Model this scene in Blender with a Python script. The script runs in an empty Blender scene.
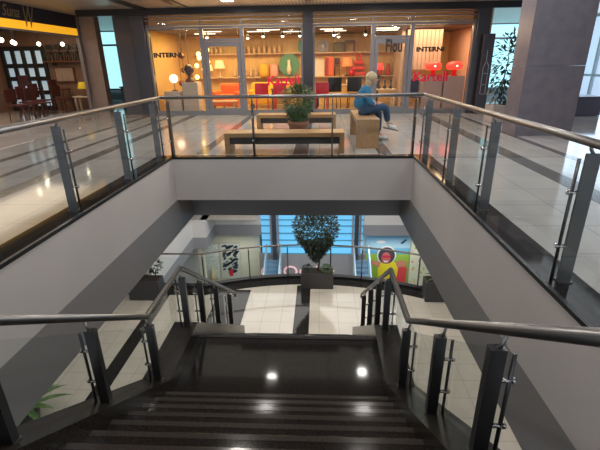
import bpy, bmesh, math, random
from mathutils import Vector, Matrix
random.seed(7)
S = bpy.context.scene
COL = S.collection
PI = math.pi

# ---------------------------------------------------------------- camera
pitch, yaw, roll, F = .3708, -.0506, -.0151, 411.8
fw = Vector((math.sin(yaw)*math.cos(pitch), math.cos(yaw)*math.cos(pitch), -math.sin(pitch)))
r0 = Vector((math.cos(yaw), -math.sin(yaw), 0)); u0 = r0.cross(fw)
rt = r0*math.cos(roll)+u0*math.sin(roll); up = -r0*math.sin(roll)+u0*math.cos(roll)
cam = bpy.data.cameras.new('camera'); co = bpy.data.objects.new('camera', cam); COL.objects.link(co)
m = Matrix((rt, up, -fw)).transposed().to_4x4(); m.translation = (0, 0, 1.4); co.matrix_world = m
cam.sensor_width = 36; cam.lens = F/600*36; cam.clip_end = 200; cam.clip_start = .02
S.camera = co

# ---------------------------------------------------------------- world, exposure
w = bpy.data.worlds.new('world'); S.world = w; w.use_nodes = True
w.node_tree.nodes['Background'].inputs[0].default_value = (.80, .88, 1, 1)
w.node_tree.nodes['Background'].inputs[1].default_value = .85  # even ambient added as fill, entering through the open rear
S.view_settings.view_transform = 'Standard'; S.view_settings.look = 'None'
S.view_settings.gamma = 1; S.view_settings.use_curve_mapping = False
S.view_settings.exposure = 0.0

def area(loc, size, power, color=(1, .93, .84), rot=(0, 0, 0), parent=None, sizey=None):
    l = bpy.data.lights.new('light', 'AREA'); l.energy = power; l.color = color
    l.shape = 'RECTANGLE'; l.size = size; l.size_y = sizey or size
    o = bpy.data.objects.new('light', l); o.location = loc; o.rotation_euler = rot
    COL.objects.link(o)
    if parent: o.parent = parent
    return o
# large area lights added at ceiling height to brighten the two halls, no fixtures
area((-5.4, 6.0, 2.85), 3.6, 50, sizey=10, color=(.92, .96, 1))
area((4.0, 6.0, 2.85), 2.5, 65, sizey=7, color=(.9, .95, 1))
area((-.5, 9.8, 2.85), 7, 35, sizey=2)
area((-.5, 9.6, -1.4), 6, 45, sizey=2.5, color=(1, .94, .84))
area((-5.2, 6.5, -1.4), 3, 48, sizey=6, color=(1, .94, .86))
area((3.8, 6.0, -1.4), 3, 48, sizey=6, color=(1, .94, .86))
area((-.5, 14.5, -1.5), 8, 230, sizey=3, color=(1, .96, .92))

# ---------------------------------------------------------------- materials
MATS = {}
def mat(name, col=(.5, .5, .5), rough=.5, metal=0, emit=None, es=1, coat=0, spec=.5, noise=None, nscale=20, alpha=None):
    if name in MATS: return MATS[name]
    M = bpy.data.materials.new(name); M.use_nodes = True; nt = M.node_tree
    b = nt.nodes['Principled BSDF']
    b.inputs['Base Color'].default_value = (*col, 1); b.inputs['Roughness'].default_value = rough
    b.inputs['Metallic'].default_value = metal; b.inputs['Coat Weight'].default_value = coat
    b.inputs['Coat Roughness'].default_value = .05
    b.inputs['Specular IOR Level'].default_value = spec
    if emit:
        b.inputs['Emission Color'].default_value = (*emit, 1); b.inputs['Emission Strength'].default_value = es
    if noise:
        tc = nt.nodes.new('ShaderNodeTexCoord'); n = nt.nodes.new('ShaderNodeTexNoise')
        n.inputs['Scale'].default_value = nscale; n.inputs['Detail'].default_value = 4
        r = nt.nodes.new('ShaderNodeValToRGB')
        r.color_ramp.elements[0].position = .35; r.color_ramp.elements[1].position = .65
        r.color_ramp.elements[0].color = (*col, 1); r.color_ramp.elements[1].color = (*noise, 1)
        nt.links.new(tc.outputs['Object'], n.inputs['Vector']); nt.links.new(n.outputs['Fac'], r.inputs['Fac'])
        nt.links.new(r.outputs['Color'], b.inputs['Base Color'])
    MATS[name] = M
    return M

def tile(name, a, b, grout, size, rough=.12, ratio=1.0, offset=0, gw=.006, rot=0):
    M = mat(name, a, rough); nt = M.node_tree; p = nt.nodes['Principled BSDF']
    tc = nt.nodes.new('ShaderNodeTexCoord'); mp = nt.nodes.new('ShaderNodeMapping'); mp.inputs['Rotation'].default_value[2] = rot
    br = nt.nodes.new('ShaderNodeTexBrick')
    br.inputs['Color1'].default_value = (*a, 1); br.inputs['Color2'].default_value = (*b, 1)
    br.inputs['Mortar'].default_value = (*grout, 1); br.inputs['Scale'].default_value = 1
    br.inputs['Mortar Size'].default_value = gw; br.inputs['Brick Width'].default_value = size*ratio
    br.inputs['Row Height'].default_value = size; br.offset = offset
    no = nt.nodes.new('ShaderNodeTexNoise'); no.inputs['Scale'].default_value = 1.7; no.inputs['Detail'].default_value = 5
    mx = nt.nodes.new('ShaderNodeMixRGB'); mx.blend_type = 'MULTIPLY'; mx.inputs['Fac'].default_value = .22
    nt.links.new(tc.outputs['Object'], mp.inputs['Vector'])
    nt.links.new(mp.outputs['Vector'], br.inputs['Vector']); nt.links.new(tc.outputs['Object'], no.inputs['Vector'])
    nt.links.new(br.outputs['Color'], mx.inputs[1]); nt.links.new(no.outputs['Fac'], mx.inputs[2])
    nt.links.new(mx.outputs[0], p.inputs['Base Color'])
    return M

def wood(name, a, b, axis='X', rough=.35):
    M = mat(name, a, rough); nt = M.node_tree; p = nt.nodes['Principled BSDF']
    tc = nt.nodes.new('ShaderNodeTexCoord'); mp = nt.nodes.new('ShaderNodeMapping')
    s = {'X': (1.5, 22, 22), 'Y': (22, 1.5, 22), 'Z': (22, 22, 1.5)}[axis]
    mp.inputs['Scale'].default_value = s
    n = nt.nodes.new('ShaderNodeTexNoise'); n.inputs['Scale'].default_value = 1.4; n.inputs['Detail'].default_value = 5
    r = nt.nodes.new('ShaderNodeValToRGB'); r.color_ramp.elements[0].position = .3; r.color_ramp.elements[1].position = .7
    r.color_ramp.elements[0].color = (*a, 1); r.color_ramp.elements[1].color = (*b, 1)
    nt.links.new(tc.outputs['Object'], mp.inputs['Vector']); nt.links.new(mp.outputs['Vector'], n.inputs['Vector'])
    nt.links.new(n.outputs['Fac'], r.inputs['Fac']); nt.links.new(r.outputs['Color'], p.inputs['Base Color'])
    return M

def glass(name, tint=(.93, .97, .96), ior=1.45, rough=0.0, haze=.0):
    M = bpy.data.materials.new(name); M.use_nodes = True; nt = M.node_tree; nt.nodes.clear()
    o = nt.nodes.new('ShaderNodeOutputMaterial'); t = nt.nodes.new('ShaderNodeBsdfTransparent')
    g = nt.nodes.new('ShaderNodeBsdfGlossy'); f = nt.nodes.new('ShaderNodeFresnel'); mx = nt.nodes.new('ShaderNodeMixShader')
    t.inputs[0].default_value = (*tint, 1); g.inputs['Roughness'].default_value = rough; f.inputs[0].default_value = ior
    ge = nt.nodes.new('ShaderNodeNewGeometry'); sb = nt.nodes.new('ShaderNodeMath'); sb.operation = 'SUBTRACT'; sb.inputs[0].default_value = 1
    mu = nt.nodes.new('ShaderNodeMath'); mu.operation = 'MULTIPLY'
    nt.links.new(ge.outputs['Backfacing'], sb.inputs[1]); nt.links.new(sb.outputs[0], mu.inputs[0]); nt.links.new(f.outputs[0], mu.inputs[1])
    nt.links.new(mu.outputs[0], mx.inputs[0]); nt.links.new(t.outputs[0], mx.inputs[1]); nt.links.new(g.outputs[0], mx.inputs[2])
    last = mx
    if haze:
        d = nt.nodes.new('ShaderNodeBsdfDiffuse'); d.inputs[0].default_value = (.8, .82, .82, 1)
        m2 = nt.nodes.new('ShaderNodeMixShader'); m2.inputs[0].default_value = haze
        nt.links.new(mx.outputs[0], m2.inputs[1]); nt.links.new(d.outputs[0], m2.inputs[2]); last = m2
    nt.links.new(last.outputs[0], o.inputs[0])
    return M

def speckle(name, base, dot, rough, scale=260):
    return mat(name, base, rough, noise=dot, nscale=scale)

TILE_UP = tile('upper_tile', (.55, .535, .515), (.51, .495, .48), (.35, .335, .32), .60, .08)
TILE_UP.node_tree.nodes['Principled BSDF'].inputs['Specular IOR Level'].default_value = .85
TILE_LO = tile('lower_tile', (.60, .555, .48), (.565, .525, .455), (.40, .375, .33), .50, .06, 1.0, 0)
DARKTILE = mat('dark_stripe_tile', (.115, .11, .11), .12, noise=(.15, .145, .145), nscale=30)
GRANITE = mat('black_granite', (.010, .010, .010), .07, spec=.22, noise=(.026, .023, .021), nscale=140)
GRANITE_T = mat('step_granite', (.009, .008, .008), .12, spec=.22, noise=(.028, .023, .020), nscale=110)
GRANITE_C = mat('curb_granite', (.016, .0145, .013), .2, spec=.3, noise=(.038, .033, .028), nscale=120)
FASCIA = mat('pale_wall_paint', (.64, .60, .575), .55, noise=(.59, .555, .53), nscale=.8)
GREY = mat('grey_wall_paint', (.265, .255, .25), .5)
GREYM = mat('mid_grey_paint', (.36, .36, .38), .5)
WHITE = mat('white_paint', (.80, .78, .76), .5)
STEEL = mat('brushed_steel', (.33, .32, .31), .36, 1)
STEELD = mat('dark_post_steel', (.11, .11, .112), .32, .75)
STEELP = mat('grey_post_steel', (.15, .155, .16), .35, .6)
CHROME = mat('chrome', (.75, .75, .75), .12, 1)
ALU = mat('shopfront_frame_paint', (.23, .22, .235), .4, .3)
BLACK = mat('black_paint', (.012, .012, .013), .35)
BEAM = mat('black_beam_paint', (.018, .017, .018), .4)
GL_R = glass('balustrade_glass', (.955, .975, .97), 1.38)
GL_S = glass('shop_glass', (.97, .97, .96), 1.42)
COLB = mat('brown_column_cladding', (.34, .25, .215), .4, noise=(.38, .28, .245), nscale=6)
COLR = mat('violet_grey_column_cladding', (.135, .12, .145), .35, noise=(.16, .145, .165), nscale=5)
RED = mat('red_plastic', (.62, .015, .03), .3)
ORANGE = mat('orange_fabric', (.70, .13, .02), .7)
YELLOW = mat('yellow_fabric', (.72, .42, .03), .7)
GREEN = mat('green_enamel', (.05, .22, .13), .4)
CREAM = mat('cream_paint', (.72, .62, .47), .5)
PINK = mat('pink_plastic', (.8, .36, .28), .4)
BROWN = mat('brown_lacquer', (.13, .045, .02), .35)
DBLUE = mat('dark_blue_fabric', (.02, .03, .08), .6)
GREYP = mat('grey_plastic', (.22, .22, .25), .4)

# ---------------------------------------------------------------- mesh helpers
class MB:
    def __init__(s): s.bm = bmesh.new()
    def box(s, a, b, bevel=0):
        x0, y0, z0 = [min(a[i], b[i]) for i in range(3)]; x1, y1, z1 = [max(a[i], b[i]) for i in range(3)]
        v = [s.bm.verts.new(p) for p in ((x0,y0,z0),(x1,y0,z0),(x1,y1,z0),(x0,y1,z0),(x0,y0,z1),(x1,y0,z1),(x1,y1,z1),(x0,y1,z1))]
        fs = [s.bm.faces.new([v[i] for i in f]) for f in ((3,2,1,0),(4,5,6,7),(0,1,5,4),(1,2,6,5),(2,3,7,6),(3,0,4,7))]
        if bevel:
            es = list({e for f in fs for e in f.edges})
            bmesh.ops.bevel(s.bm, geom=es, offset=bevel, segments=2, affect='EDGES', profile=.6)
        return s
    def hexa(s, lo, hi):
        """lo, hi: four corners each, any shape"""
        v = [s.bm.verts.new(p) for p in list(lo)+list(hi)]
        for f in ((3,2,1,0),(4,5,6,7),(0,1,5,4),(1,2,6,5),(2,3,7,6),(3,0,4,7)): s.bm.faces.new([v[i] for i in f])
        return s
    def bar(s, a, b, w, h, upv=(0, 0, 1), bevel=0):
        """box from a to b, w across, h along upv"""
        a, b = Vector(a), Vector(b); d = (b-a).normalized(); u = Vector(upv)
        x = d.cross(u)
        if x.length < 1e-4: x = d.cross(Vector((0, 1, 0)))
        x.normalize(); u = x.cross(d).normalized()
        o = [(-w/2, -h/2), (w/2, -h/2), (w/2, h/2), (-w/2, h/2)]
        return s.hexa([a+x*p+u*q for p, q in o], [b+x*p+u*q for p, q in o])
    def tube(s, pts, r, n=10, cap=True):
        pts = [Vector(p) for p in pts]; rings = []
        rr = r if isinstance(r, (list, tuple)) else [r]*len(pts)
        for i, p in enumerate(pts):
            if i == 0: d = pts[1]-pts[0]
            elif i == len(pts)-1: d = pts[-1]-pts[-2]
            else: d = (pts[i]-pts[i-1]).normalized()+(pts[i+1]-pts[i]).normalized()
            d.normalize()
            a = d.cross(Vector((0, 0, 1)))
            if a.length < 1e-3: a = d.cross(Vector((0, 1, 0)))
            a.normalize(); b = a.cross(d)
            k = 1
            if 0 < i < len(pts)-1:
                c = d.dot((pts[i]-pts[i-1]).normalized()); k = 1/max(.6, c)
            rings.append([s.bm.verts.new(p+(a*math.cos(t)+b*math.sin(t))*rr[i]*(k if False else 1)) for t in [2*PI*j/n for j in range(n)]])
        for q0, q1 in zip(rings, rings[1:]):
            for j in range(n):
                f = s.bm.faces.new((q0[j], q0[(j+1) % n], q1[(j+1) % n], q1[j])); f.smooth = True
        if cap: s.bm.faces.new(rings[0][::-1]); s.bm.faces.new(rings[-1])
        return s
    def lathe(s, c, prof, n=20):
        """prof: (radius, z) from bottom to top around vertical axis at c"""
        c = Vector(c); rings = []
        for r, z in prof:
            rings.append([s.bm.verts.new(c+Vector((r*math.cos(2*PI*j/n), r*math.sin(2*PI*j/n), z))) for j in range(n)] if r > 1e-5 else [s.bm.verts.new(c+Vector((0, 0, z)))])
        for q0, q1 in zip(rings, rings[1:]):
            for j in range(n):
                if len(q0) == 1 and len(q1) == 1: continue
                if len(q0) == 1: f = s.bm.faces.new((q0[0], q1[(j+1) % n], q1[j]))
                elif len(q1) == 1: f = s.bm.faces.new((q0[j], q0[(j+1) % n], q1[0]))
                else: f = s.bm.faces.new((q0[j], q0[(j+1) % n], q1[(j+1) % n], q1[j]))
                f.smooth = True
        if len(rings[0]) > 1: s.bm.faces.new(rings[0][::-1])
        if len(rings[-1]) > 1: s.bm.faces.new(rings[-1])
        return s
    def ball(s, c, r, n=14, sq=(1, 1, 1)):
        k = 8
        prof = [(r*math.sin(PI*i/k), -r*math.cos(PI*i/k)) for i in range(k+1)]
        v0 = len(s.bm.verts); s.lathe((0, 0, 0), prof, n); s.bm.verts.ensure_lookup_table()
        for v in s.bm.verts[v0:]: v.co = Vector((v.co.x*sq[0]+c[0], v.co.y*sq[1]+c[1], v.co.z*sq[2]+c[2]))
        return s
    def prism(s, poly, d, n):
        """polygon (3-D points) pushed along vector n by d"""
        n = Vector(n)*d
        a = [s.bm.verts.new(Vector(p)) for p in poly]; b = [s.bm.verts.new(Vector(p)+n) for p in poly]
        s.bm.faces.new(a[::-1]); s.bm.faces.new(b); k = len(a)
        for j in range(k): s.bm.faces.new((a[j], a[(j+1) % k], b[(j+1) % k], b[j]))
        return s
    def build(s, name, material, parent=None, world=False):
        bmesh.ops.recalc_face_normals(s.bm, faces=s.bm.faces)
        me = bpy.data.meshes.new(name); s.bm.to_mesh(me); s.bm.free(); me.materials.append(material)
        o = bpy.data.objects.new(name, me); COL.objects.link(o)
        if parent:
            o.parent = parent
            if world:
                p = parent; off = Vector((0, 0, 0))
                while p: off += p.location; p = p.parent
                me.transform(Matrix.Translation(-off))
        return o

def thing(name, label, cat, loc=(0, 0, 0), rz=0, group=None):
    o = bpy.data.objects.new(name, None); COL.objects.link(o); o.location = loc; o.rotation_euler = (0, 0, rz)
    o.empty_display_size = .1
    o['label'] = label; o['category'] = cat
    if group: o['group'] = group
    return o
def tag(o, label, cat, group=None):
    o['label'] = label; o['category'] = cat
    if group: o['group'] = group
    return o
def struct(name, mb, material, label=None):
    o = mb.build(name, material); o['kind'] = 'structure'
    if label: o['label'] = label
    return o
def sroot(name, label=None):
    o = bpy.data.objects.new(name, None); COL.objects.link(o); o['kind'] = 'structure'
    if label: o['label'] = label
    return o
def dup(root, loc, rz=None, label=None):
    def cp(o, parent):
        c = o.copy(); COL.objects.link(c)
        if parent: c.parent = parent
        for ch in list(o.children): cp(ch, c)
        return c
    r = cp(root, None); r.location = loc
    if rz is not None: r.rotation_euler = (0, 0, rz)
    if label: r['label'] = label
    return r
def B(a, b, bevel=0): return MB().box(a, b, bevel)
def text(name, body, width, height, loc, rot, material, parent, depth=.01, world=True, shear=0, bold=0):
    c = bpy.data.curves.new('t', 'FONT'); c.body = body; c.size = 1; c.extrude = depth; c.shear = shear
    c.resolution_u = 3; c.offset = bold
    t = bpy.data.objects.new('t', c); COL.objects.link(t)
    bpy.context.view_layer.update()
    me = bpy.data.meshes.new_from_object(t.evaluated_get(bpy.context.evaluated_depsgraph_get()))
    bpy.data.objects.remove(t)
    xs = [v.co.x for v in me.vertices]; ys = [v.co.y for v in me.vertices]
    sx = width/(max(xs)-min(xs)); sy = height/(max(ys)-min(ys))
    M = Matrix.Translation(loc) @ rot.to_matrix().to_4x4() @ Matrix.Diagonal((sx, sy, 1, 1)) @ Matrix.Translation((-min(xs), -min(ys), 0))
    me.transform(M); me.name = name; me.materials.clear(); me.materials.append(material)
    o = bpy.data.objects.new(name, me); COL.objects.link(o); o.parent = parent
    if world and parent:
        p = parent; off = Vector((0, 0, 0))
        while p: off += p.location; p = p.parent
        me.transform(Matrix.Translation(-off))
    return o
from mathutils import Euler
FRONT = Euler((PI/2, 0, 0))            # text facing the viewer (-Y)
def skinmesh(name, verts, edges, radii, material, parent, sub=2, root=0):
    me = bpy.data.meshes.new('s'); me.from_pydata(verts, edges, []); o = bpy.data.objects.new('s', me); COL.objects.link(o)
    md = o.modifiers.new('skin', 'SKIN'); md.use_smooth_shade = True
    for i, r in enumerate(radii):
        sv = me.skin_vertices[0].data[i]; sv.radius = (r, r) if not isinstance(r, tuple) else r; sv.use_root = (i == root)
    sb = o.modifiers.new('sub', 'SUBSURF'); sb.levels = sub
    bpy.context.view_layer.update()
    m2 = bpy.data.meshes.new_from_object(o.evaluated_get(bpy.context.evaluated_depsgraph_get()))
    bpy.data.objects.remove(o); m2.name = name; m2.materials.clear(); m2.materials.append(material)
    for p in m2.polygons: p.use_smooth = True
    r = bpy.data.objects.new(name, m2); COL.objects.link(r); r.parent = parent
    return r

# ================================================================ SETTING
XL, XR, YF, YN = -2.44, 1.515, 6.65, .49
LZ = -4.8
# upper floor around the stairwell
fl = MB()
fl.box((-12, -3, -.12), (XL-.28, 20, 0)); fl.box((XR+.28, -3, -.12), (10, 20, 0))
fl.box((XL-.28, YF+.16, -.12), (XR+.28, 20, 0)); fl.box((XL-.28, -3, -.12), (XR+.28, YN-.3, 0))
struct('floor', fl, TILE_UP)
g = MB()
g.box((XL-.28, YN-.3, -.03), (XL, YF+.16, .004)); g.box((XR, YN-.3, -.03), (XR+.28, YF+.16, .004)); g.box((XL, YF, -.03), (XR, YF+.16, .004))
g.box((XL, YN-.3, -.12), (XR, YN-.02, .004))
struct('trim_1', g, GRANITE, 'black granite border around the stairwell opening')
# thin raised lip at the opening edge
g = MB(); g.box((XL-.02, YN, -.02), (XL+.012, YF+.03, .012)); g.box((XR-.012, YN, -.02), (XR+.02, YF+.03, .012)); g.box((XL+.012, YF-.012, -.02), (XR-.012, YF+.02, .012))
struct('trim_2', g, BLACK, 'black lip along the opening edge')
# inlaid dark stripes
k = 3
for a, b in (((-3.93, -3), (-3.72, 12.8)), ((-4.52, -3), (-4.40, 12.8)), ((-5.3, -3), (-5.15, 12.8)), ((-2.12, 6.95), (-1.95, 12.8)), ((-.45, 6.85), (-.2, 12.8)), ((.98, 6.85), (1.2, 12.8)), ((2.93, -3), (3.2, 12.8)), ((3.84, -3), (3.98, 12.8))):
    struct('trim_%d' % k, B((a[0], a[1], -.02), (b[0], b[1], .0025)), DARKTILE); k += 1
# slab edges: pale fascia above a grey band
fz, gz = -.735, -1.30
struct('wall_left', B((XL-.25, -.3, fz), (XL, YF+.25, -.03)), FASCIA)
struct('wall_right', B((XR, -.3, fz), (XR+.25, YF+.25, -.03)), FASCIA)
struct('wall_back', B((XL, YF, fz), (XR, YF+.25, -.03)), FASCIA)
struct('trim_%d' % k, B((XL-.25, -.3, gz), (XL, 7.75, fz)), GREY); k += 1
struct('trim_%d' % k, B((XR, -.3, gz), (XR+.25, 7.75, fz)), GREY); k += 1
gb = B((XL, 7.45, gz), (XR, 7.75, fz+.05))
struct('trim_%d' % k, gb, GREY); k += 1
vt = MB()
for x0, x1 in ((-1.65, -.95), (-.85, .1), (.35, 1.0)): vt.box((x0, 7.43, fz-.11), (x1, 7.451, fz-.045))
struct('trim_%d' % k, vt, BLACK); k += 1
# ceilings
cl = MB(); cl.box((-12, -3, 2.93), (10, 20, 3.2))
CEIL = mat('perforated_ceiling', (.20, .17, .15), .4, .3); nt = CEIL.node_tree
tc = nt.nodes.new('ShaderNodeTexCoord'); vo = nt.nodes.new('ShaderNodeTexVoronoi'); vo.inputs['Scale'].default_value = 11; vo.inputs['Randomness'].default_value = 0
rp = nt.nodes.new('ShaderNodeValToRGB'); rp.color_ramp.elements[0].position = .3; rp.color_ramp.elements[1].position = .42
rp.color_ramp.elements[0].color = (.10, .085, .075, 1); rp.color_ramp.elements[1].color = (.50, .43, .38, 1)
nt.links.new(tc.outputs['Object'], vo.inputs['Vector']); nt.links.new(vo.outputs['Distance'], rp.inputs['Fac']); nt.links.new(rp.outputs['Color'], nt.nodes['Principled BSDF'].inputs['Base Color'])
struct('ceiling', cl, CEIL)
struct('trim_%d' % k, B((-6.9, 12.70, 2.765), (5.6, 12.84, 2.95)), BEAM, 'black ceiling beam in front of the shop'); k += 1
for x in (-4.95, -3.75):
    struct('trim_%d' % k, B((x-.13, 6, 2.90), (x+.13, 12.69, 2.94)), BEAM, 'black ceiling slot'); k += 1
# under-ceiling of the lower hall (pieces around the stairwell)
c2 = MB(); c2.box((-12, -3, gz), (XL-.25, 7.75, gz+.1)); c2.box((XR+.25, -3, gz), (10, 7.75, gz+.1)); c2.box((-12, 7.75, gz), (10, 20, gz+.1))
c2.box((XL-.25, -3, gz), (XR+.25, -.3, gz+.1))
struct('ceiling', c2, WHITE)

# lower floor with a bowed front edge
CX, CY, R1 = -.25, 3.9, 7.62
def arc_y(x, r): return CY+math.sqrt(max(0, r*r-(x-CX)**2))
def slab(r_out, r_in, z0, z1, x0, x1, n=48):
    mb = MB()
    for i in range(n):
        a = x0+(x1-x0)*i/n; b = x0+(x1-x0)*(i+1)/n
        ya = [arc_y(t, r_out) if r_out else None for t in (a, b)]
        yi = [arc_y(t, r_in) if r_in else -3 for t in (a, b)]
        lo = [(a, yi[0], z0), (b, yi[1], z0), (b, ya[1], z0), (a, ya[0], z0)]
        mb.hexa(lo, [(p[0], p[1], z1) for p in lo])
    return mb
XA, XB = -3.45, 3.0         # the bow
ye = arc_y(XA, R1)
inner = slab(R1-.55, None, LZ-.12, LZ, XA, XB)
inner.box((-12, -3, LZ-.12), (XA, ye-.55, LZ)); inner.box((XB, -3, LZ-.12), (10, ye-.55, LZ))
inner.box((-12, 11.7, LZ-.12), (-5.75, 20, LZ)); inner.box((5.75, 11.7, LZ-.12), (10, 20, LZ))
struct('floor', inner, TILE_LO)
rim = slab(R1, R1-.55, LZ-.12, LZ+.003, XA, XB)
rim.box((-12, ye-.55, LZ-.12), (XA, ye, LZ+.003)); rim.box((XB, ye-.55, LZ-.12), (10, ye, LZ+.003))
struct('trim_%d' % k, rim, GRANITE, 'black granite edge of the lower floor'); k += 1
lip = slab(R1+.05, R1-.12, LZ-.7, LZ+.06, XA, XB); lip.box((-12, ye-.12, LZ-.7), (XA, ye+.05, LZ+.06)); lip.box((XB, ye-.12, LZ-.7), (10, ye+.05, LZ+.06))
struct('trim_%d' % k, lip, BLACK, 'black upstand under the bowed glass railing'); k += 1
for a, b in (((-.66, 8.3), (-.26, 10.9)), ((-2.95, 4.5), (-2.02, 10.6)), ((-4.68, -3), (-4.35, 10.3)), ((2.3, -3), (2.42, 3.0))):
    struct('trim_%d' % k, B((a[0], a[1], LZ-.02), (b[0], b[1], LZ+.0025)), DARKTILE if a[0] > 2 else GRANITE); k += 1
# far side of the lower void: stepped slab edge, white over grey
wz, wg = -5.53, -6.07
edge = MB(); eg = MB()
def seg(x0, y0, x1, y1):
    edge.box((x0, y0, wz), (x1, y1, LZ)); eg.box((x0, y0, wg), (x1, y1, wz))
seg(-5.8, 11.8, -5.5, 16.24); seg(-5.8, 16.24, -4.9, 16.5); seg(-5.2, 16.5, -4.9, 17.83); seg(-5.2, 17.83, -2.75, 18.1)
seg(5.5, 11.8, 5.8, 17.83); seg(2.05, 17.83, 5.8, 18.1)
struct('wall_back_lower', edge, WHITE); struct('trim_%d' % k, eg, GREYM, 'grey band under the white slab edge'); k += 1
f3 = MB(); f3.box((-5.75, 16.5, LZ-.02), (-2.75, 20, LZ)); f3.box((2.05, 18.1, LZ-.02), (5.75, 20, LZ)); struct('floor', f3, TILE_LO)
struct('floor', B((-12, 4, -9.7), (10, 20, -9.6)), TILE_LO)
# lowest level walls
CREAML = mat('cream_shop_wall', (.66, .65, .52), .6, noise=(.62, .62, .5), nscale=2)
struct('wall_back', B((-5.9, 18.3, -9.6), (-2.9, 18.5, -4.8)), CREAML)
struct('wall_back', B((2.0, 18.3, -9.6), (10, 18.5, -4.8)), CREAML)
struct('wall_left', B((-5.95, 11.8, -9.6), (-5.7, 18.5, wg)), mat('dim_grey_wall', (.28, .28, .28), .5))
struct('wall_right', B((5.7, 11.8, -9.6), (5.95, 18.5, wg)), GREYM)
struct('trim_%d' % k, B((-5.35, 16.3, -9.6), (-5.12, 16.5, wg)), CREAML, 'cream pilaster at the corner of the lower shops'); k += 1
struct('wall_back', B((-12, 20, -10), (10, 20.2, 3)), GREYM)
struct('wall_left', B((-12.2, -3, -10), (-12, 20, 3)), GREYM); struct('wall_right', B((10, -3, -10), (10.2, 20, 3)), GREYM)

# ---------------------------------------------------------------- staircase
st = thing('staircase', 'dark granite staircase going down through the opening to the lower floor', 'stairs', (-.43, .5, 0))
r, t = .155, .237
NOSE = mat('nosing_reflection', (.036, .031, .027), .14, spec=.3, noise=(.055, .047, .04), nscale=80)  # lighter granite tone painting the reflection along each step edge
sx0, sx1 = -1.58, .704
for i in range(12):
    y1 = 3.24-t*i; z = -1.705+r*i
    if i == 11: continue
    mb = MB(); y0 = y1-t-.03 if i < 10 else YN
    mb.box((sx0, y0, z-.035), (sx1, y1+.018, z), .006); mb.box((sx0, y1-t+.0, z-r-.02), (sx1, y1, z-.035))
    so_ = mb.build('step', GRANITE_T, st, True); B((sx0, y1-.032, z), (sx1, y1+.012, z+.002)).build('nosing_sheen', NOSE, so_, True)
mb = MB(); mb.box((sx0, 3.0, -2.06), (sx1, 4.4, -1.86)); mb.build('landing', GRANITE, st, True)
mb = MB(); mb.box((sx0+.17, 3.26, -1.859), (sx0+.175, 4.38, -1.8575)); mb.box((sx0, 4.36, -1.859), (sx1, 4.41, -1.852)); mb.build('landing_edge', mat('polished_edge', (.03, .028, .026), .08), st, True)
r2, t2 = 2.94/18, .228
for i in range(1, 18):
    z = -1.86-r2*i; y0 = 4.4+t2*(i-1)
    mb = MB(); mb.box((sx0, y0-.02, z-.035), (sx1, y0+t2+.018, z), .006); mb.box((sx0, y0, z-r2-.02), (sx1, y0+t2, z-.035)); mb.build('step', GRANITE_T, st, True)
YB, ZC = 3.38, -1.665
def curb_z(y):
    if y < YB: return ZC+.655*(YB-y)
    if y < 4.42: return ZC
    return ZC-.716*(y-4.42)
def curb(x0, x1):
    mb = MB(); ys = [.3, YB, 4.42, 7.2]
    for a, b in zip(ys, ys[1:]):
        za, zb = curb_z(a), curb_z(b-1e-6)
        mb.hexa([(x0, a, za-.55), (x1, a, za-.55), (x1, a, za), (x0, a, za)], [(x0, b, zb-.55), (x1, b, zb-.55), (x1, b, zb), (x0, b, zb)])
        if a < 4.4: pass
    return mb.build('curb', GRANITE_C, st, True)
curb(-1.86, -1.56); curb(.69, .98)
mb = MB()
for x0, x1 in ((-1.50, -1.2), (.3, .62)):
    for (ya, za, yb, zb) in ((.5, -.35, 3.0, -2.0), (3.0, -2.0, 4.4, -2.05), (4.4, -2.05, 8.2, -4.79)):
        mb.hexa([(x0, ya, za-.3), (x1, ya, za-.3), (x1, ya, za-.05), (x0, ya, za-.05)], [(x0, yb, zb-.0), (x1, yb, zb-.0), (x1, yb, zb+.02), (x0, yb, zb+.02)])
mb.build('stringer', GREY, st, True)

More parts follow.
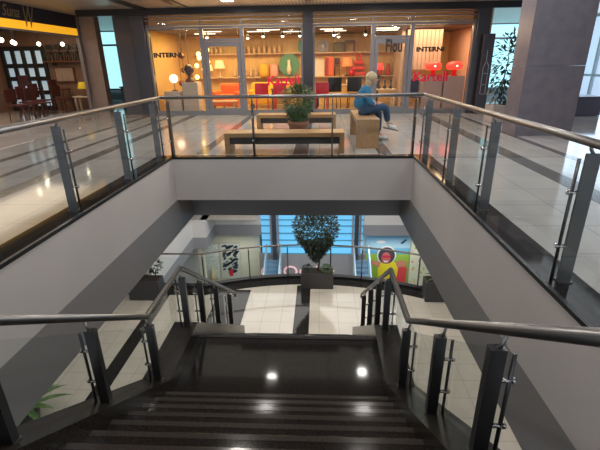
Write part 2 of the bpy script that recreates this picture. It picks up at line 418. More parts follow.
# ---------------------------------------------------------------- balustrades
def rail_run(name, label, rail, base_of, posts, hr, plate=STEELP, tube=STEEL, off=.05, pw=.088, end_drop=False, glass_ends=None, rr=.028, offg=None, pt=.018, shrink=.07):
    """rail: 3-D handrail path.  posts: list of (base point, glass-side normal)."""
    root = thing(name, label, 'railing', posts[0][0])
    mb = MB(); path = [Vector(p) for p in rail]
    if end_drop:
        e = path[-1]; d = (path[-1]-path[-2]).normalized()
        path += [e+d*.04+Vector((0, 0, -.015)), e+d*.055+Vector((0, 0, -.07))]
    mb.tube(path, rr, 12); mb.build('handrail', tube, root, True)
    rods = []
    for bp, n in posts:
        bp = Vector(bp); n = Vector(n).normalized(); al = Vector((-n.y, n.x, 0))
        h = hr-shrink
        p = MB(); c = bp-n*.03
        p.hexa([c-n*pw/2-al*pt/2, c+n*pw/2-al*pt/2, c+n*pw/2+al*pt/2, c-n*pw/2+al*pt/2],
               [c-n*pw/2-al*pt/2+Vector((0, 0, h)), c+n*pw/2-al*pt/2+Vector((0, 0, h)), c+n*pw/2+al*pt/2+Vector((0, 0, h)), c-n*pw/2+al*pt/2+Vector((0, 0, h))])
        p.box(c-Vector((.045, .035, 0)), c+Vector((.045, .035, .01)))
        po = p.build('post', plate, root, True)
        q = MB(); tp = bp+Vector((0, 0, h-.01)); q.tube([tp-n*.03, tp-n*.01+Vector((0, 0, .03)), Vector((bp.x, bp.y, bp.z+hr-rr*.6))], .011, 8)
        q.build('rail_bracket', STEEL, po, True)
        rc = bp+n*off
        q = MB(); q.tube([rc+Vector((0, 0, -.02)), rc+Vector((0, 0, h-.03))], .011, 8); q.build('glass_rod', STEELD, root, True)
        for f_ in (.3, .72):
            z = h*f_; q = MB(); q.tube([c+n*(pw/2-.01)+Vector((0, 0, z)), rc+n*.03+Vector((0, 0, z))], .012, 8)
            q.tube([rc+n*.012+Vector((0, 0, z)), rc+n*.026+Vector((0, 0, z))], .017, 10); q.build('glass_clip', CHROME, po, True)
        rods.append(rc)
    gp = list(rods)
    if glass_ends: gp = [Vector(glass_ends[0])]*bool(glass_ends[0]) + gp + [Vector(glass_ends[1])]*bool(glass_ends[1])
    for a, b in zip(gp, gp[1:]):
        d = (b-a); dl = d.length
        if dl < .25: continue
        u = d/dl; a2 = a+u*.012; b2 = b-u*.012
        nn = Vector((-u.y, u.x, 0)).normalized()*.005
        z0, z1 = Vector((0, 0, .03)), Vector((0, 0, hr-.13))
        p = MB(); p.hexa([a2-nn+z0, b2-nn+z0, b2+nn+z0, a2+nn+z0], [a2-nn+z1, b2-nn+z1, b2+nn+z1, a2+nn+z1])
        p.build('glass_panel', GL_R, root, True)
    return root
HR = .943; o = .11
# left, far and right of the upper opening
xl, xr, yf = XL-o, XR+o, YF+o
rail_run('balustrade', 'steel and glass balustrade along the left edge of the stairwell opening', [(xl, .2, HR), (xl, yf-.02, HR)], None,
         [((xl, y, .004), (1, 0, 0)) for y in (.6, 2.35, 3.98, 5.3, 6.45)], HR, glass_ends=None)
rail_run('balustrade', 'straight steel and glass balustrade in front of the potted plant and benches', [(xl, yf, HR), (xr, yf, HR)], None,
         [((x, yf, .004), (0, -1, 0)) for x in (xl+.1, -1.08, .2, xr-.12)], HR, plate=STEELD)
rail_run('balustrade', 'steel and glass balustrade along the right edge of the stairwell opening', [(xr, yf-.02, HR), (xr, .2, HR)], None,
         [((xr, y, .004), (-1, 0, 0)) for y in (6.5, 5.2, 4.02, 2.55, .9)], HR, plate=STEELP)
# stair railings
def stair_rail(x, n, label, ys):
    h = .775
    path = [(x, .3, curb_z(.3)+h)] + [(x, y, curb_z(y)+h) for y in (YB, 4.42, 7.15)]
    rail_run('stair_railing', label, path, None, [((x, y, curb_z(y)), n) for y in ys], h, plate=STEELD, off=.055, pw=.075, end_drop=True, rr=.03, pt=.05, shrink=.1)
stair_rail(-1.70, (-1, 0, 0), 'steel handrail with dark posts and glass on the left side of the stairs', [1.58, 2.45, YB-.03, 4.36, 5.0, 5.75, 6.6])
stair_rail(.85, (1, 0, 0), 'steel handrail with dark posts and glass on the right side of the stairs', [1.6, 2.36, YB-.1, 4.36, 5.0, 5.75, 6.6])
# bowed railing of the lower floor
def ap(x, rr_=R1-.03): return (x, arc_y(x, rr_), LZ+.06)
xs = [XA+(XB-XA)*i/30 for i in range(31)]
path = [(-9, ye-.03, LZ+1.08)]+[(p[0], p[1], LZ+1.08) for p in map(ap, xs)]+[(9, ye-.03, LZ+1.08)]
ps = [((-7.2, ye-.03, LZ+.06), (0, 1, 0)), ((-5.4, ye-.03, LZ+.06), (0, 1, 0))]
for x in (-3.45, -2.15, -.98, .35, 1.3, 2.9): q = ap(x); ps.append((q, (q[0]-CX, q[1]-CY, 0)))
ps += [((4.8, ye-.03, LZ+.06), (0, 1, 0))]
rail_run('balustrade', 'bowed glass railing with thin steel rail around the lower floor edge', path, None, ps, 1.02, plate=STEELD, tube=mat('bronze_rail', (.22, .21, .19), .35, 1), rr=.026, pw=.055, off=.035, pt=.035)

# ---------------------------------------------------------------- shop front of the upper floor
FY = 12.9
def frame_window(name, x0, x1, z0, z1, label=None, door=False, w=.055, y=FY, fm=None, gm=None):
    rt_ = sroot(name, label); fm = fm or ALU
    f = MB()
    f.box((x0, y-.04, z0), (x0+w, y+.04, z1)); f.box((x1-w, y-.04, z0), (x1, y+.04, z1))
    f.box((x0+w, y-.04, z0), (x1-w, y+.04, z0+(.14 if z0 < .1 else w))); f.box((x0+w, y-.04, z1-w), (x1-w, y+.04, z1))
    if door:
        f.build('door_frame', fm, rt_)
        l = MB(); a, b, t_ = x0+w+.01, x1-w-.01, 2.06; l.box((a, y-.03, .02), (a+.1, y+.03, t_)); l.box((b-.1, y-.03, .02), (b, y+.03, t_))
        l.box((a+.1, y-.03, .02), (b-.1, y+.03, .2)); l.box((a+.1, y-.03, t_-.13), (b-.1, y+.03, t_)); lf = l.build('door_leaf', fm, rt_)
        B((x0+w, y-.035, t_+.01), (x1-w, y+.035, t_+.08)).build('transom', fm, rt_)
        B((a+.1, y-.006, .2), (b-.1, y+.006, t_-.13)).build('door_glass', GL_S, lf)
        B((a+w, y-.006, t_+.08), (b-w, y+.006, z1-w)).build('fanlight', GL_S, rt_)
        h = MB(); h.tube([(b-.05, y-.03, .85), (b-.05, y-.08, .87), (b-.05, y-.08, 1.13), (b-.05, y-.03, 1.15)], .011, 8); h.build('door_handle', CHROME, lf)
    else:
        f.build('window_frame', fm, rt_)
        B((x0+w, y-.006, z0+(.14 if z0 < .1 else w)), (x1-w, y+.006, z1-w)).build('glass', gm or GL_S, rt_)
    return rt_
w1 = frame_window('window_1', -5.02, -3.42, 0, 2.46)
d1 = frame_window('door_1', -3.42, -2.25, 0, 2.46, 'glazed shop door left of the middle pillar', True)
w2 = frame_window('window_2', -2.25, -.49, 0, 2.46)
w3 = frame_window('window_3', -.2, 1.5, 0, 2.46)
d2 = frame_window('door_2', 1.5, 2.6, 0, 2.46, 'glazed shop door right of the seated person', True)
w4 = frame_window('window_4', 2.6, 4.33, 0, 2.46)
up_ = sroot('window_5', 'glazed band above the shop windows'); f = MB()
for z in (2.50, 2.63, 2.73): f.box((-5.02, FY-.03, z-.015), (4.33, FY+.03, z+.015))
for x in (-3.42, -2.25, 1.5, 2.58): f.box((x-.025, FY-.03, 2.515), (x+.025, FY+.03, 2.615))
f.build('window_frame', ALU, up_); B((-5.02, FY-.005, 2.46), (4.33, FY+.005, 2.75)).build('glass', GL_S, up_)
KRED = mat('red_acrylic_letters', (.85, .01, .06), .25)
tx = text('shop_lettering', 'Kartell', .93, .27, (-1.54, FY-.03, .84), FRONT, KRED, w2, .008, bold=.022)
tx = text('shop_lettering', 'Kartell', .98, .27, (2.72, FY-.03, .90), FRONT, KRED, w4, .008, bold=.022)
tx = text('shop_lettering', 'INTERNI', .84, .135, (-4.88, FY-.03, 1.655), FRONT, BLACK, w1, .008, bold=.05)
tx = text('shop_lettering', 'INTERNI', .78, .13, (2.74, FY-.03, 1.70), FRONT, BLACK, w4, .008, bold=.05)
tx = text('shop_lettering', 'Flou', .46, .34, (1.87, FY-.06, 1.70), FRONT, BLACK, d2, .008, bold=.02)
PILL = mat('dark_metal_pillar', (.075, .07, .078), .22, .5)
for i, (a, b) in enumerate(((-5.41, -5.02), (-.49, -.2), (4.33, 4.68))):
    mb = MB(); mb.box((a, FY-.14, 0), (b, FY+.3, 3.0), .012); mb.box((a-.02, FY-.16, 0), (b+.02, FY+.3, .09)); struct('trim_%d' % k, mb, PILL, 'dark metal pillar of the shop front'); k += 1
# shop interior shell
WARM = mat('honey_wood_wall', (.62, .36, .15), .5); MATS.pop('honey_wood_wall')
WARM = wood('honey_wall_panels', (.60, .38, .13), (.74, .50, .21), 'Z', .5)
struct('wall_back', B((-5.2, 16.6, 0), (4.70, 16.75, 3.0)), WARM)
struct('wall_left', B((-5.4, 13.2, 0), (-5.2, 16.6, 3.0)), WARM)
struct('wall_right', B((4.70, 13.2, 0), (4.88, 16.75, 3.0)), mat('apricot_wall', (.70, .40, .24), .5))
struct('ceiling', B((-5.2, 13.7, 2.44), (4.70, 16.6, 2.50)), mat('shop_ceiling_paint', (.14, .125, .11), .5))
struct('trim_%d' % k, B((-5.2, 13.7, 2.5), (4.70, 13.76, 2.98)), WARM, 'honey coloured bulkhead behind the upper glass band'); k += 1
struct('trim_%d' % k, B((-5.2, 13.05, .0), (4.70, 16.6, .004)), mat('shop_wood_floor', (.42, .27, .15), .25), 'warm shop floor'); k += 1
struct('trim_%d' % k, B((2.7, 15.0, 0.0), (2.8, 16.6, 2.44)), mat('beige_partition', (.6, .48, .36), .5)); k += 1
area((-3.3, 14.4, 2.40), 2.5, 125, (1, .68, .26), sizey=1.6)
area((-.3, 14.6, 2.40), 3, 95, (1, .70, .36), sizey=1.4)
area((3.4, 14.2, 2.40), 1.8, 60, (1, .68, .42), sizey=1.4)
area((-.3, 13.25, 2.97), 9, 30, (1, .68, .32), sizey=.4)
area((-.3, 13.3, 2.35), 8, 40, (1, .68, .34), rot=(-PI/2.4, 0, 0), sizey=.3)
# ceiling panels and spots in the shop
PAN = mat('lit_panel', (1, .9, .7), .5, emit=(1, .88, .66), es=3.2)
LAMPW = mat('lit_bulb', (1, .9, .8), .5, emit=(1, .86, .62), es=9)
pl = thing('ceiling_panel', 'flat lit panel in the shop ceiling above the armchairs', 'ceiling light', (-3.5, 14.3, 2.44), group='lit panels in the shop ceiling')
B((-.35, -.09, -.02), (.35, .09, 0)).build('diffuser', PAN, pl); B((-.38, -.12, -.012), (.38, .12, -.001)).build('frame', ALU, pl)
pl['label'] = 'flat lit ceiling panel above the orange armchair'
for x, y, l_ in ((-2.0, 14.6, 'rear one left of the green round plate'), (-1.6, 14.0, 'front one left of the green round plate'), (-.9, 14.9, 'just left of the middle pillar'), (.35, 14.2, 'front one right of the middle pillar'), (.5, 14.9, 'rear one right of the middle pillar'), (2.1, 14.2, 'front one over the right door'), (2.2, 15.0, 'rear one over the right door'), (-3.9, 15.2, 'rear one by the gold chandelier')): dup(pl, (x, y, 2.44), None, 'flat lit ceiling panel, '+l_)
sp = thing('track_spotlight', 'leftmost small bright spotlight under the shop ceiling', 'spotlight', (-3.5, 13.85, 2.44), group='spotlights under the shop ceiling')
MB().tube([(0, 0, 0), (0, 0, -.1)], .01, 6).build('stem', BLACK, sp); MB().lathe((0, 0, -.2), [(.055, 0), (.05, .06), (.02, .11)], 12).build('lamp_housing', BLACK, sp)
MB().ball((0, 0, -.2), .045, 10).build('bulb', LAMPW, sp)
for x, z in ((-2.35, 14.6), (-1.15, 13.85), (-.62, 13.85), (-1.75, 13.85), (.42, 13.85), (1.38, 13.85), (1.75, 14.6), (.6, 14.7)): dup(sp, (x, z, 2.44), None, {-2.35: 'spotlight over the yellow sofa, second from the left', -1.15: 'spotlight above the green round plate', -.62: 'spotlight just left of the middle pillar', -1.75: 'spotlight between the sofa and the green round plate', .42: 'spotlight above the grey drum stool', 1.38: 'spotlight just left of the right shop door', 1.75: 'spotlight behind the top of the right shop door', .6: 'rear spotlight above the dark olive basket'}[x])

ORD = ['leftmost', 'second from the left', 'third from the left', 'fourth from the left', 'fifth from the left', 'sixth from the left', 'seventh from the left', 'eighth from the left', 'rightmost']
# ---------------------------------------------------------------- furniture builders
def mk_shelf(z, lab):
    s = thing('wall_shelf', lab, 'shelf', (-.4, 16.45, z))
    B((-4.3, -.15, -.02), (3.1, .14, .02), .004).build('board', mat('pale_wood_shelf', (.6, .42, .25), .4), s)
    for x in (-4, -2, 0, 2): B((x, -.1, -.1), (x+.02, .12, -.02)).build('bracket', ALU, s)
mk_shelf(1.80, 'upper long shelf on the back wall of the shop'); mk_shelf(.98, 'lower long shelf on the back wall of the shop')
def vase(x, z, prof, m, name, label, cat, group=None, y=16.38, n=16):
    o_ = MB().lathe((0, 0, 0), prof, n).build(name, m); o_.location = (x, y, z); tag(o_, label, cat, group); return o_
U, L = 1.822, 1.002
for i in range(9):
    x = -3.0+i*.19; h = .28+.06*((i*7) % 3)
    vase(x, U, [(.05, 0), (.06, .02), (.06, h*.6), (.02, h*.75), (.02, h), (.028, h+.01)], mat('amber_glass_bottle', (.65, .42, .2), .2), 'bottle', ORD[i]+' amber bottle in the row on the upper shop shelf', 'bottle', 'amber bottles on the upper shelf')
for i in range(5):
    x = -4.35+i*.17
    vase(x, U, [(.04, 0), (.055, .1), (.03, .2), (.045, .24)], mat('honey_glass', (.7, .48, .25), .2), 'vase', (ORD[i] if i < 4 else 'rightmost')+' honey vase at the left end of the upper shop shelf', 'vase', 'honey vases on the upper shelf')
def disc(x, z, r_, m, name, label, cat, y=16.36, d=.08, sq=False, sides=24):
    mb = MB(); n = sides
    pts = [(r_*math.cos(2*PI*j/n+(PI/4 if n == 4 else 0)), 0, r_*math.sin(2*PI*j/n+(PI/4 if n == 4 else 0))) for j in range(n)]
    if sq: pts = [(r_*math.copysign(abs(math.cos(2*PI*j/n))**.5, math.cos(2*PI*j/n)), 0, r_*math.copysign(abs(math.sin(2*PI*j/n))**.5, math.sin(2*PI*j/n))) for j in range(n)]
    mb.prism(pts, d, (0, 1, 0)); o_ = mb.build(name, m); o_.location = (x, y, z); tag(o_, label, cat); return o_
t_ = thing('wall_clock', 'green round plate with a pale bottle shape in front, above the red lettering', 'plate', (-1.14, 16.3, L+.4))
t_.name = 'round_plate'
mb = MB(); n = 28; mb.prism([(.38*math.cos(2*PI*j/n), 0, .38*math.sin(2*PI*j/n)) for j in range(n)], .05, (0, 1, 0)); mb.build('disc', mat('green_plate', (.10, .26, .14), .4), t_)
MB().lathe((0, -.08, -.34), [(.07, 0), (.09, .2), (.05, .35), (.05, .52)], 12).build('bottle', CREAM, t_)
disc(-.6, U+.21, .2, GREEN, 'round_tray', 'green round tray beside the dark middle pillar', 'tray', sq=True)
t_ = thing('stool', 'grey squarish drum stool on the upper shelf right of the pillar', 'stool', (.11, 16.38, U))
mb = MB(); n = 28; mb.prism([(.21*math.copysign(abs(math.cos(2*PI*j/n))**.55, math.cos(2*PI*j/n)), 0, .19+.19*math.copysign(abs(math.sin(2*PI*j/n))**.55, math.sin(2*PI*j/n))) for j in range(n)], .1, (0, 1, 0)); mb.build('shell', GREYP, t_)
MB().ball((0, -.02, .2), .1, 14, (1, .3, 1)).build('seat_boss', mat('pale_grey_plastic', (.35, .34, .38), .4), t_)
t_ = thing('basket', 'dark olive square basket on the upper shelf', 'basket', (.68, 16.38, U))
mb = MB(); mb.box((-.2, -.1, 0), (.2, .1, .32), .05); mb.build('body', mat('olive_weave', (.10, .09, .05), .7, noise=(.16, .14, .07), nscale=60), t_)
mb = MB(); mb.tube([(-.14, 0, .3), (-.1, 0, .42), (.1, 0, .42), (.14, 0, .3)], .018, 8); mb.build('handle', CREAM, t_)
def frame_table(x, z, w_, h_, m, label, y=16.36):
    t = thing('side_table', label, 'table', (x, y, z))
    B((-w_/2, -.12, h_-.05), (w_/2, .1, h_), .006).build('tabletop', m, t)
    for s_ in (-1, 1):
        for yy in (-.1, .08): B((s_*w_/2-s_*.045, yy-.02, 0), (s_*w_/2, yy+.02, h_-.05)).build('leg', m, t)
frame_table(1.08, U, .36, .38, BROWN, 'dark square frame table on the upper shelf')
t_ = thing('wire_rack', 'small stepped wire rack on the upper shelf', 'rack', (1.52, 16.38, U))
for j in range(4):
    hw = .24-.05*j; z = .02+.11*j; mb = MB(); mb.tube([(-hw, 0, z), (hw, 0, z)], .008, 6)
    for q in range(5-j): xx = -hw+2*hw*q/max(1, 4-j); mb.tube([(xx, 0, z), (xx*.8, 0, z+.11)], .008, 6)
    mb.build('tier', mat('coral_wire', (.7, .35, .2), .4), t_)
def table_lamp(x, y, z, r_, h, shade, base, label, lit=None, name='table_lamp', group=None, sq=False):
    t = thing(name, label, 'lamp', (x, y, z), group=group)
    MB().lathe((0, 0, 0), [(r_*.55, 0), (r_*.5, .02), (.015, .04), (.015, h*.55)], 14).build('base', base, t)
    MB().lathe((0, 0, h*.52), [(r_*.95, 0), (r_, h*.04), (r_*.72, h*.46), (r_*.68, h*.48)], 18).build('lamp_shade', shade, t)
    return t
SH_C = mat('cream_shade', (.8, .6, .35), .6, emit=(1, .62, .25), es=.8); SH_O = mat('orange_shade', (.8, .2, .06), .4, emit=(1, .25, .06), es=.7)
SH_R = mat('red_lit_shade', (.8, .03, .02), .3, emit=(1, .05, .03), es=1.6)
table_lamp(-3.75, 16.36, L, .2, .6, SH_C, CREAM, 'cream table lamp on the lower shelf behind the left door')
table_lamp(-4.15, 16.36, L, .14, .45, SH_C, CREAM, 'small cream lamp at the far left end of the lower shelf')
table_lamp(1.0, 16.36, L, .2, .62, SH_O, BROWN, 'orange table lamp with dark base on the lower shelf')
vase(-2.08, L, [(.17, 0), (.19, .02), (.19, .42), (.17, .45)], YELLOW, 'storage_drum', 'yellow cylindrical drum on the lower shelf', 'container')
vase(-1.71, L, [(.15, 0), (.16, .02), (.16, .4), (.15, .43)], PINK, 'storage_drum', 'pale pink cylindrical drum beside the yellow one', 'container')
for i in range(5): vase(-3.2+.2*i, L, [(.05, 0), (.07, .1), (.03, .22), (.06, .3)], mat('clear_amber', (.62, .45, .28), .15), 'goblet', (ORD[i] if i < 4 else 'rightmost')+' amber glass goblet on the lower shelf', 'glass', 'amber goblets on the lower shelf')
t_ = thing('board', 'cream board leaning above the lower shelf beside the pillar', 'board', (-.05, 16.4, L)); B((-.2, -.02, 0), (.22, .02, .58), .008).build('panel', CREAM, t_); B((-.18, -.03, .56), (.2, .03, .6)).build('top_rail', mat('pale_rail', (.6, .5, .35), .5), t_)
t_ = thing('locker', 'orange upright locker cabinet on the lower shelf', 'cabinet', (.335, 16.38, L))
B((-.15, -.1, 0), (.17, .1, .66), .02).build('body', mat('orange_lacquer', (.75, .14, .04), .35), t_); B((-.14, -.115, .03), (-.02, -.1, .63)).build('door', mat('dark_red_lacquer', (.4, .05, .03), .35), t_)
for z in (.15, .32, .5): MB().ball((-.1, -.125, z), .02, 8).build('knob', BLACK, t_)
def stool(x, y, z, w_, h, m, label, group=None, cat='stool', back=0, name='stool', seatm=None):
    t = thing(name, label, cat, (x, y, z), group=group)
    sh = h if not back else h
    B((-w_/2, -w_/2, sh-.04), (w_/2, w_/2, sh), .012).build('seat', seatm or m, t)
    for sx in (-1, 1):
        for sy in (-1, 1): MB().tube([(sx*w_*.42, sy*w_*.42, sh-.03), (sx*w_*.48, sy*w_*.48, 0)], .016, 6).build('leg', m, t)
    if back: B((-w_/2, w_/2-.03, sh+.06), (w_/2, w_/2, sh+back), .012).build('backrest', seatm or m, t)
    return t
stool(.64, 16.36, L, .2, .36, BROWN, 'brown bar stool on the lower shelf left of the orange lamp', back=.26, name='stool')
t_ = thing('tiered_stand', 'red tiered stand of three stacked trays on the lower shelf', 'stand', (1.43, 16.37, L))
for j, (hw, z) in enumerate(((.26, .0), (.22, .2), (.17, .4))): B((-hw, -.09, z), (hw, .09, z+.12), .03).build('tray', mat('coral_red', (.75, .07, .03), .35), t_)
for s_ in (-1, 1):
    MB().tube([(s_*.14, 0, .08), (s_*.11, 0, .5)], .016, 6).build('post', RED, t_); MB().tube([(s_*.05, 0, .5), (s_*.08, 0, .8)], .03, 8).build('horn', mat('coral_red', (0, 0, 0)), t_)
t_ = thing('money_box', 'small red jar beside the tiered stand', 'jar', (1.17, 16.2, L)); t_.name = 'jar'
MB().lathe((0, 0, 0), [(.06, 0), (.1, .06), (.09, .16), (.04, .22)], 12).build('body', RED, t_); MB().lathe((0, 0, .22), [(.045, 0), (.02, .04)], 10).build('lid', RED, t_)
for i in range(3): vase(1.95+.28*i, L, [(.06, 0), (.09, .1), (.05, .25+.05*i), (.07, .3+.05*i)], mat('red_glass', (.6, .08, .04), .2), 'vase', ['shortest', 'middle', 'tallest'][i]+' red glass vase on the lower shelf behind the right door', 'vase', 'red vases behind the right door')

def armchair(x, y, rz, m, label, w_=.9, name='armchair', cat='armchair', cushion=None):
    t = thing(name, label, cat, (x, y, .004), rz)
    B((-w_/2, -.4, .12), (w_/2, .38, .38), .05).build('seat_base', m, t)
    nc = max(1, round(w_/.8))
    for i in range(nc):
        a = -w_/2+.13+(w_-.26)*i/nc; b = -w_/2+.13+(w_-.26)*(i+1)/nc
        B((a+.01, -.38, .36), (b-.01, .2, .5), .05).build('cushion', m, t)
    mb = MB(); mb.box((-w_/2+.04, .18, .36), (w_/2-.04, .4, .84), .09); mb.build('backrest', m, t)
    for s_ in (-1, 1): B((s_*w_/2-s_*.16, -.38, .36), (s_*w_/2, .3, .6), .06).build('armrest', m, t)
    for sx in (-1, 1):
        for sy in (-.33, .3): B((sx*(w_/2-.08)-.02, sy-.02, 0), (sx*(w_/2-.08)+.02, sy+.02, .13)).build('leg', BROWN, t)
    return t
armchair(-3.1, 14.7, -.3, ORANGE, 'plump orange armchair behind the left shop door', 1.0)
armchair(-1.75, 15.3, 0, YELLOW, 'yellow sofa behind the left display window', 1.5, 'sofa', 'sofa')
def table(x, y, w_, d, h, m, label, name='table', cat='table'):
    t = thing(name, label, cat, (x, y, .004))
    B((-w_/2, -d/2, h-.04), (w_/2, d/2, h), .008).build('tabletop', m, t)
    for sx in (-1, 1):
        for sy in (-1, 1): B((sx*(w_/2-.06)-.025, sy*(d/2-.06)-.025, 0), (sx*(w_/2-.06)+.025, sy*(d/2-.06)+.025, h-.04)).build('leg', m, t)
    return t
table(-3.1, 13.65, .9, .55, .36, mat('pinkish_wood', (.6, .36, .2), .4), 'low wooden coffee table in front of the orange armchair')
table(-1.15, 14.5, .95, .7, .68, mat('smoky_glass_top', (.13, .11, .11), .2), 'dark dining table behind the red lettering')
for x, rz in ((-1.85, .1), (-1.25, -.05), (-.65, .05), (.05, .1)):
    c = stool(x, 13.75, .004, .42, .46, RED, 'red chair beside the dark dining table', 'red chairs behind the shop window', 'chair', .42, 'chair'); c.rotation_euler[2] = PI+rz
    c['label'] = {-1.85: 'red chair just behind the glass, in front of the yellow sofa, leftmost', -1.25: 'red chair under the red lettering', -.65: 'red chair left of the middle pillar behind the potted plant', .05: 'red chair standing just right of the middle pillar'}[x]
c = stool(.42, 14.3, .004, .46, .5, BROWN, 'dark high-backed chair left of the seated person, nearer the pillar', None, 'chair', .5, 'chair', BLACK); c.rotation_euler[2] = PI+.3
c = stool(1.15, 14.3, .004, .46, .5, BROWN, 'dark high-backed chair right behind the seated person', None, 'chair', .5, 'chair', BLACK); c.rotation_euler[2] = PI-.2
table(.75, 15.1, 1.3, .7, .74, mat('pale_table', (.62, .45, .33), .3), 'pale dining table between the two dark chairs')
for i, (x, z) in enumerate(((.45, .75), (.7, .75), (.95, .75), (1.2, .75))):
    vase(x, z, [(.03, 0), (.05, .08), (.04, .16)], CREAM, 'cup', ['leftmost', 'second', 'third', 'rightmost'][i]+' cream cup on the pale dining table', 'cup', 'cups on the pale dining table', y=15.0)
t_ = thing('pouf', 'dark blue round pouf behind the window right of the pillar', 'pouf', (-.3, 14.5, .004)); MB().lathe((0, 0, 0), [(.2, 0), (.27, .08), (.27, .36), (.18, .46)], 18).build('body', DBLUE, t_); MB().lathe((0, 0, .46), [(.05, 0), (.03, .02)], 10).build('button', BLACK, t_)
table(2.1, 14.9, .9, .6, .6, CREAM, 'cream side table behind the right shop door')
for i in range(4): vase(1.8+.2*i, .605, [(.04, 0), (.07, .05), (.02, .12), (.02, .22), (.05, .28)], mat('dark_glass', (.05, .05, .06), .1), 'vase', ['leftmost', 'second', 'third', 'rightmost'][i]+' dark small vase on the cream side table', 'vase', 'dark vases behind the right door', y=14.85)
table_lamp(2.0, 15.3, .99, .2, .42, SH_R, BLACK, 'small red lamp glowing behind the right shop door')
t_ = thing('plinth', 'narrow dark blue plinth behind the right door', 'plinth', (1.9, 15.45, .004)); B((-.15, -.15, 0), (.15, .2, .95), .01).build('body', DBLUE, t_); B((-.2, -.22, .95), (.3, .24, .983)).build('top', DBLUE, t_)
# plinths with lamps at the left window
for x, w_, h, lb in ((-4.72, .52, .66, 'lower white plinth with the glowing globe lamp'), (-4.13, .5, .93, 'taller white plinth with the dark globe lamp')):
    t_ = thing('plinth', lb, 'plinth', (x, 13.85, .004)); B((-w_/2, -.25, .04), (w_/2, .25, h), .008).build('body', mat('plinth_paint', (.55, .50, .46), .5), t_); B((-w_/2+.03, -.22, 0), (w_/2-.03, .22, .04)).build('kick_base', ALU, t_)
t_ = thing('globe_lamp', 'glowing white globe lamp on the lower plinth', 'lamp', (-4.68, 13.8, .665)); MB().lathe((0, 0, 0), [(.1, 0), (.09, .03), (.015, .05), (.015, .28)], 14).build('base', BROWN, t_); MB().ball((0, 0, .38), .13, 16).build('globe', mat('lit_globe', (1, .85, .7), .4, emit=(1, .74, .5), es=3), t_)
t_ = thing('globe_lamp', 'dark glass globe lamp on the taller plinth', 'lamp', (-4.16, 13.8, .935)); MB().lathe((0, 0, 0), [(.16, 0), (.15, .06), (.05, .16), (.02, .22)], 14).build('base', BROWN, t_); MB().ball((0, 0, .37), .17, 16).build('globe', mat('smoked_globe', (.05, .03, .03), .1), t_)
t_ = thing('pendant_cluster', 'cluster of dark pendants hanging over the lower plinth', 'pendant lamp', (-4.5, 14.3, 2.44))
for j, (x, z) in enumerate(((0, -.62), (.02, -1.05), (.2, -1.2), (-.1, -1.45))):
    MB().tube([(x, 0, 0), (x, 0, z)], .006, 5).build('cord', BLACK, t_); MB().ball((x, 0, z-.1), .1, 12, (1, 1, .9)).build('pendant', mat('copper_pendant', (.25, .09, .03), .2, .8), t_)
t_ = thing('chandelier', 'gold glowing chandelier left of the left door', 'chandelier', (-3.85, 14.3, 2.44)); MB().tube([(0, 0, 0), (0, 0, -.5)], .01, 6).build('stem', BROWN, t_)
for j in range(9):
    a = j*2.3; x, y, z = .2*math.cos(a), .2*math.sin(a), -.55-.13*j*.9
    MB().ball((x, y, z), .075, 8).build('bulb', mat('gold_bulb', (1, .8, .3), .3, emit=(1, .70, .22), es=3.5), t_)
MB().tube([(0, 0, -.5), (0, 0, -1.5)], .02, 6).build('column', mat('gold_metal', (.7, .45, .12), .25, 1), t_)
# right window: two red lamps on white cabinets, beige blinds
for x, lb in ((3.52, 'left glowing red dome lamp on the white cabinets'), (4.18, 'right glowing red dome lamp on the white cabinets')):
    t_ = thing('dome_lamp', lb, 'lamp', (x, 13.9, 1.015)); MB().lathe((0, 0, 0), [(.11, 0), (.10, .02), (.06, .06), (.07, .2)], 16).build('base', RED, t_)
    MB().lathe((0, 0, .18), [(.2, 0), (.24, .04), (.25, .12), (.22, .2), (.1, .24), (0, .25)], 20).build('lamp_shade', SH_R, t_); MB().ball((0, -.2, .29), .06, 10, (1, .9, .8)).build('bulb', mat('hot_bulb', (1, .6, .5), .4, emit=(1, .45, .35), es=5), t_)
for x, lb in ((3.5, 'white cabinet under the left red lamp'), (4.16, 'white cabinet under the right red lamp')):
    t_ = thing('cabinet', lb, 'cabinet', (x, 13.95, .004)); B((-.31, -.25, 0), (.31, .25, 1.01), .006).build('body', mat('mauve_white', (.50, .42, .41), .4), t_); B((-.29, -.262, .08), (.29, -.25, .98)).build('door', mat('mauve_white', (0, 0, 0)), t_)
t_ = thing('blind', 'beige vertical striped blind behind the right window', 'blind', (3.35, 14.6, 1.2))
for j in range(9): B((-.55+.125*j, -.01, 0), (-.55+.125*j+.11, .015, 1.2)).build('slat', mat('beige_blind', (.62, .47, .33), .5), t_)
B((-.57, -.03, 1.2), (.58, .03, 1.235)).build('headrail', BROWN, t_)
t_ = thing('chair', 'dark lounge chair behind the right window near the red lettering', 'chair', (2.93, 13.85, .004)); B((-.22, -.22, .38), (.24, .22, .46), .03).build('seat', DBLUE, t_); B((-.22, .18, .46), (.24, .25, .92), .03).build('backrest', DBLUE, t_)
for sx in (-.2, .2):
    for sy in (-.2, .2): MB().tube([(sx, sy, .4), (sx, sy, 0)], .013, 6).build('leg', BLACK, t_)

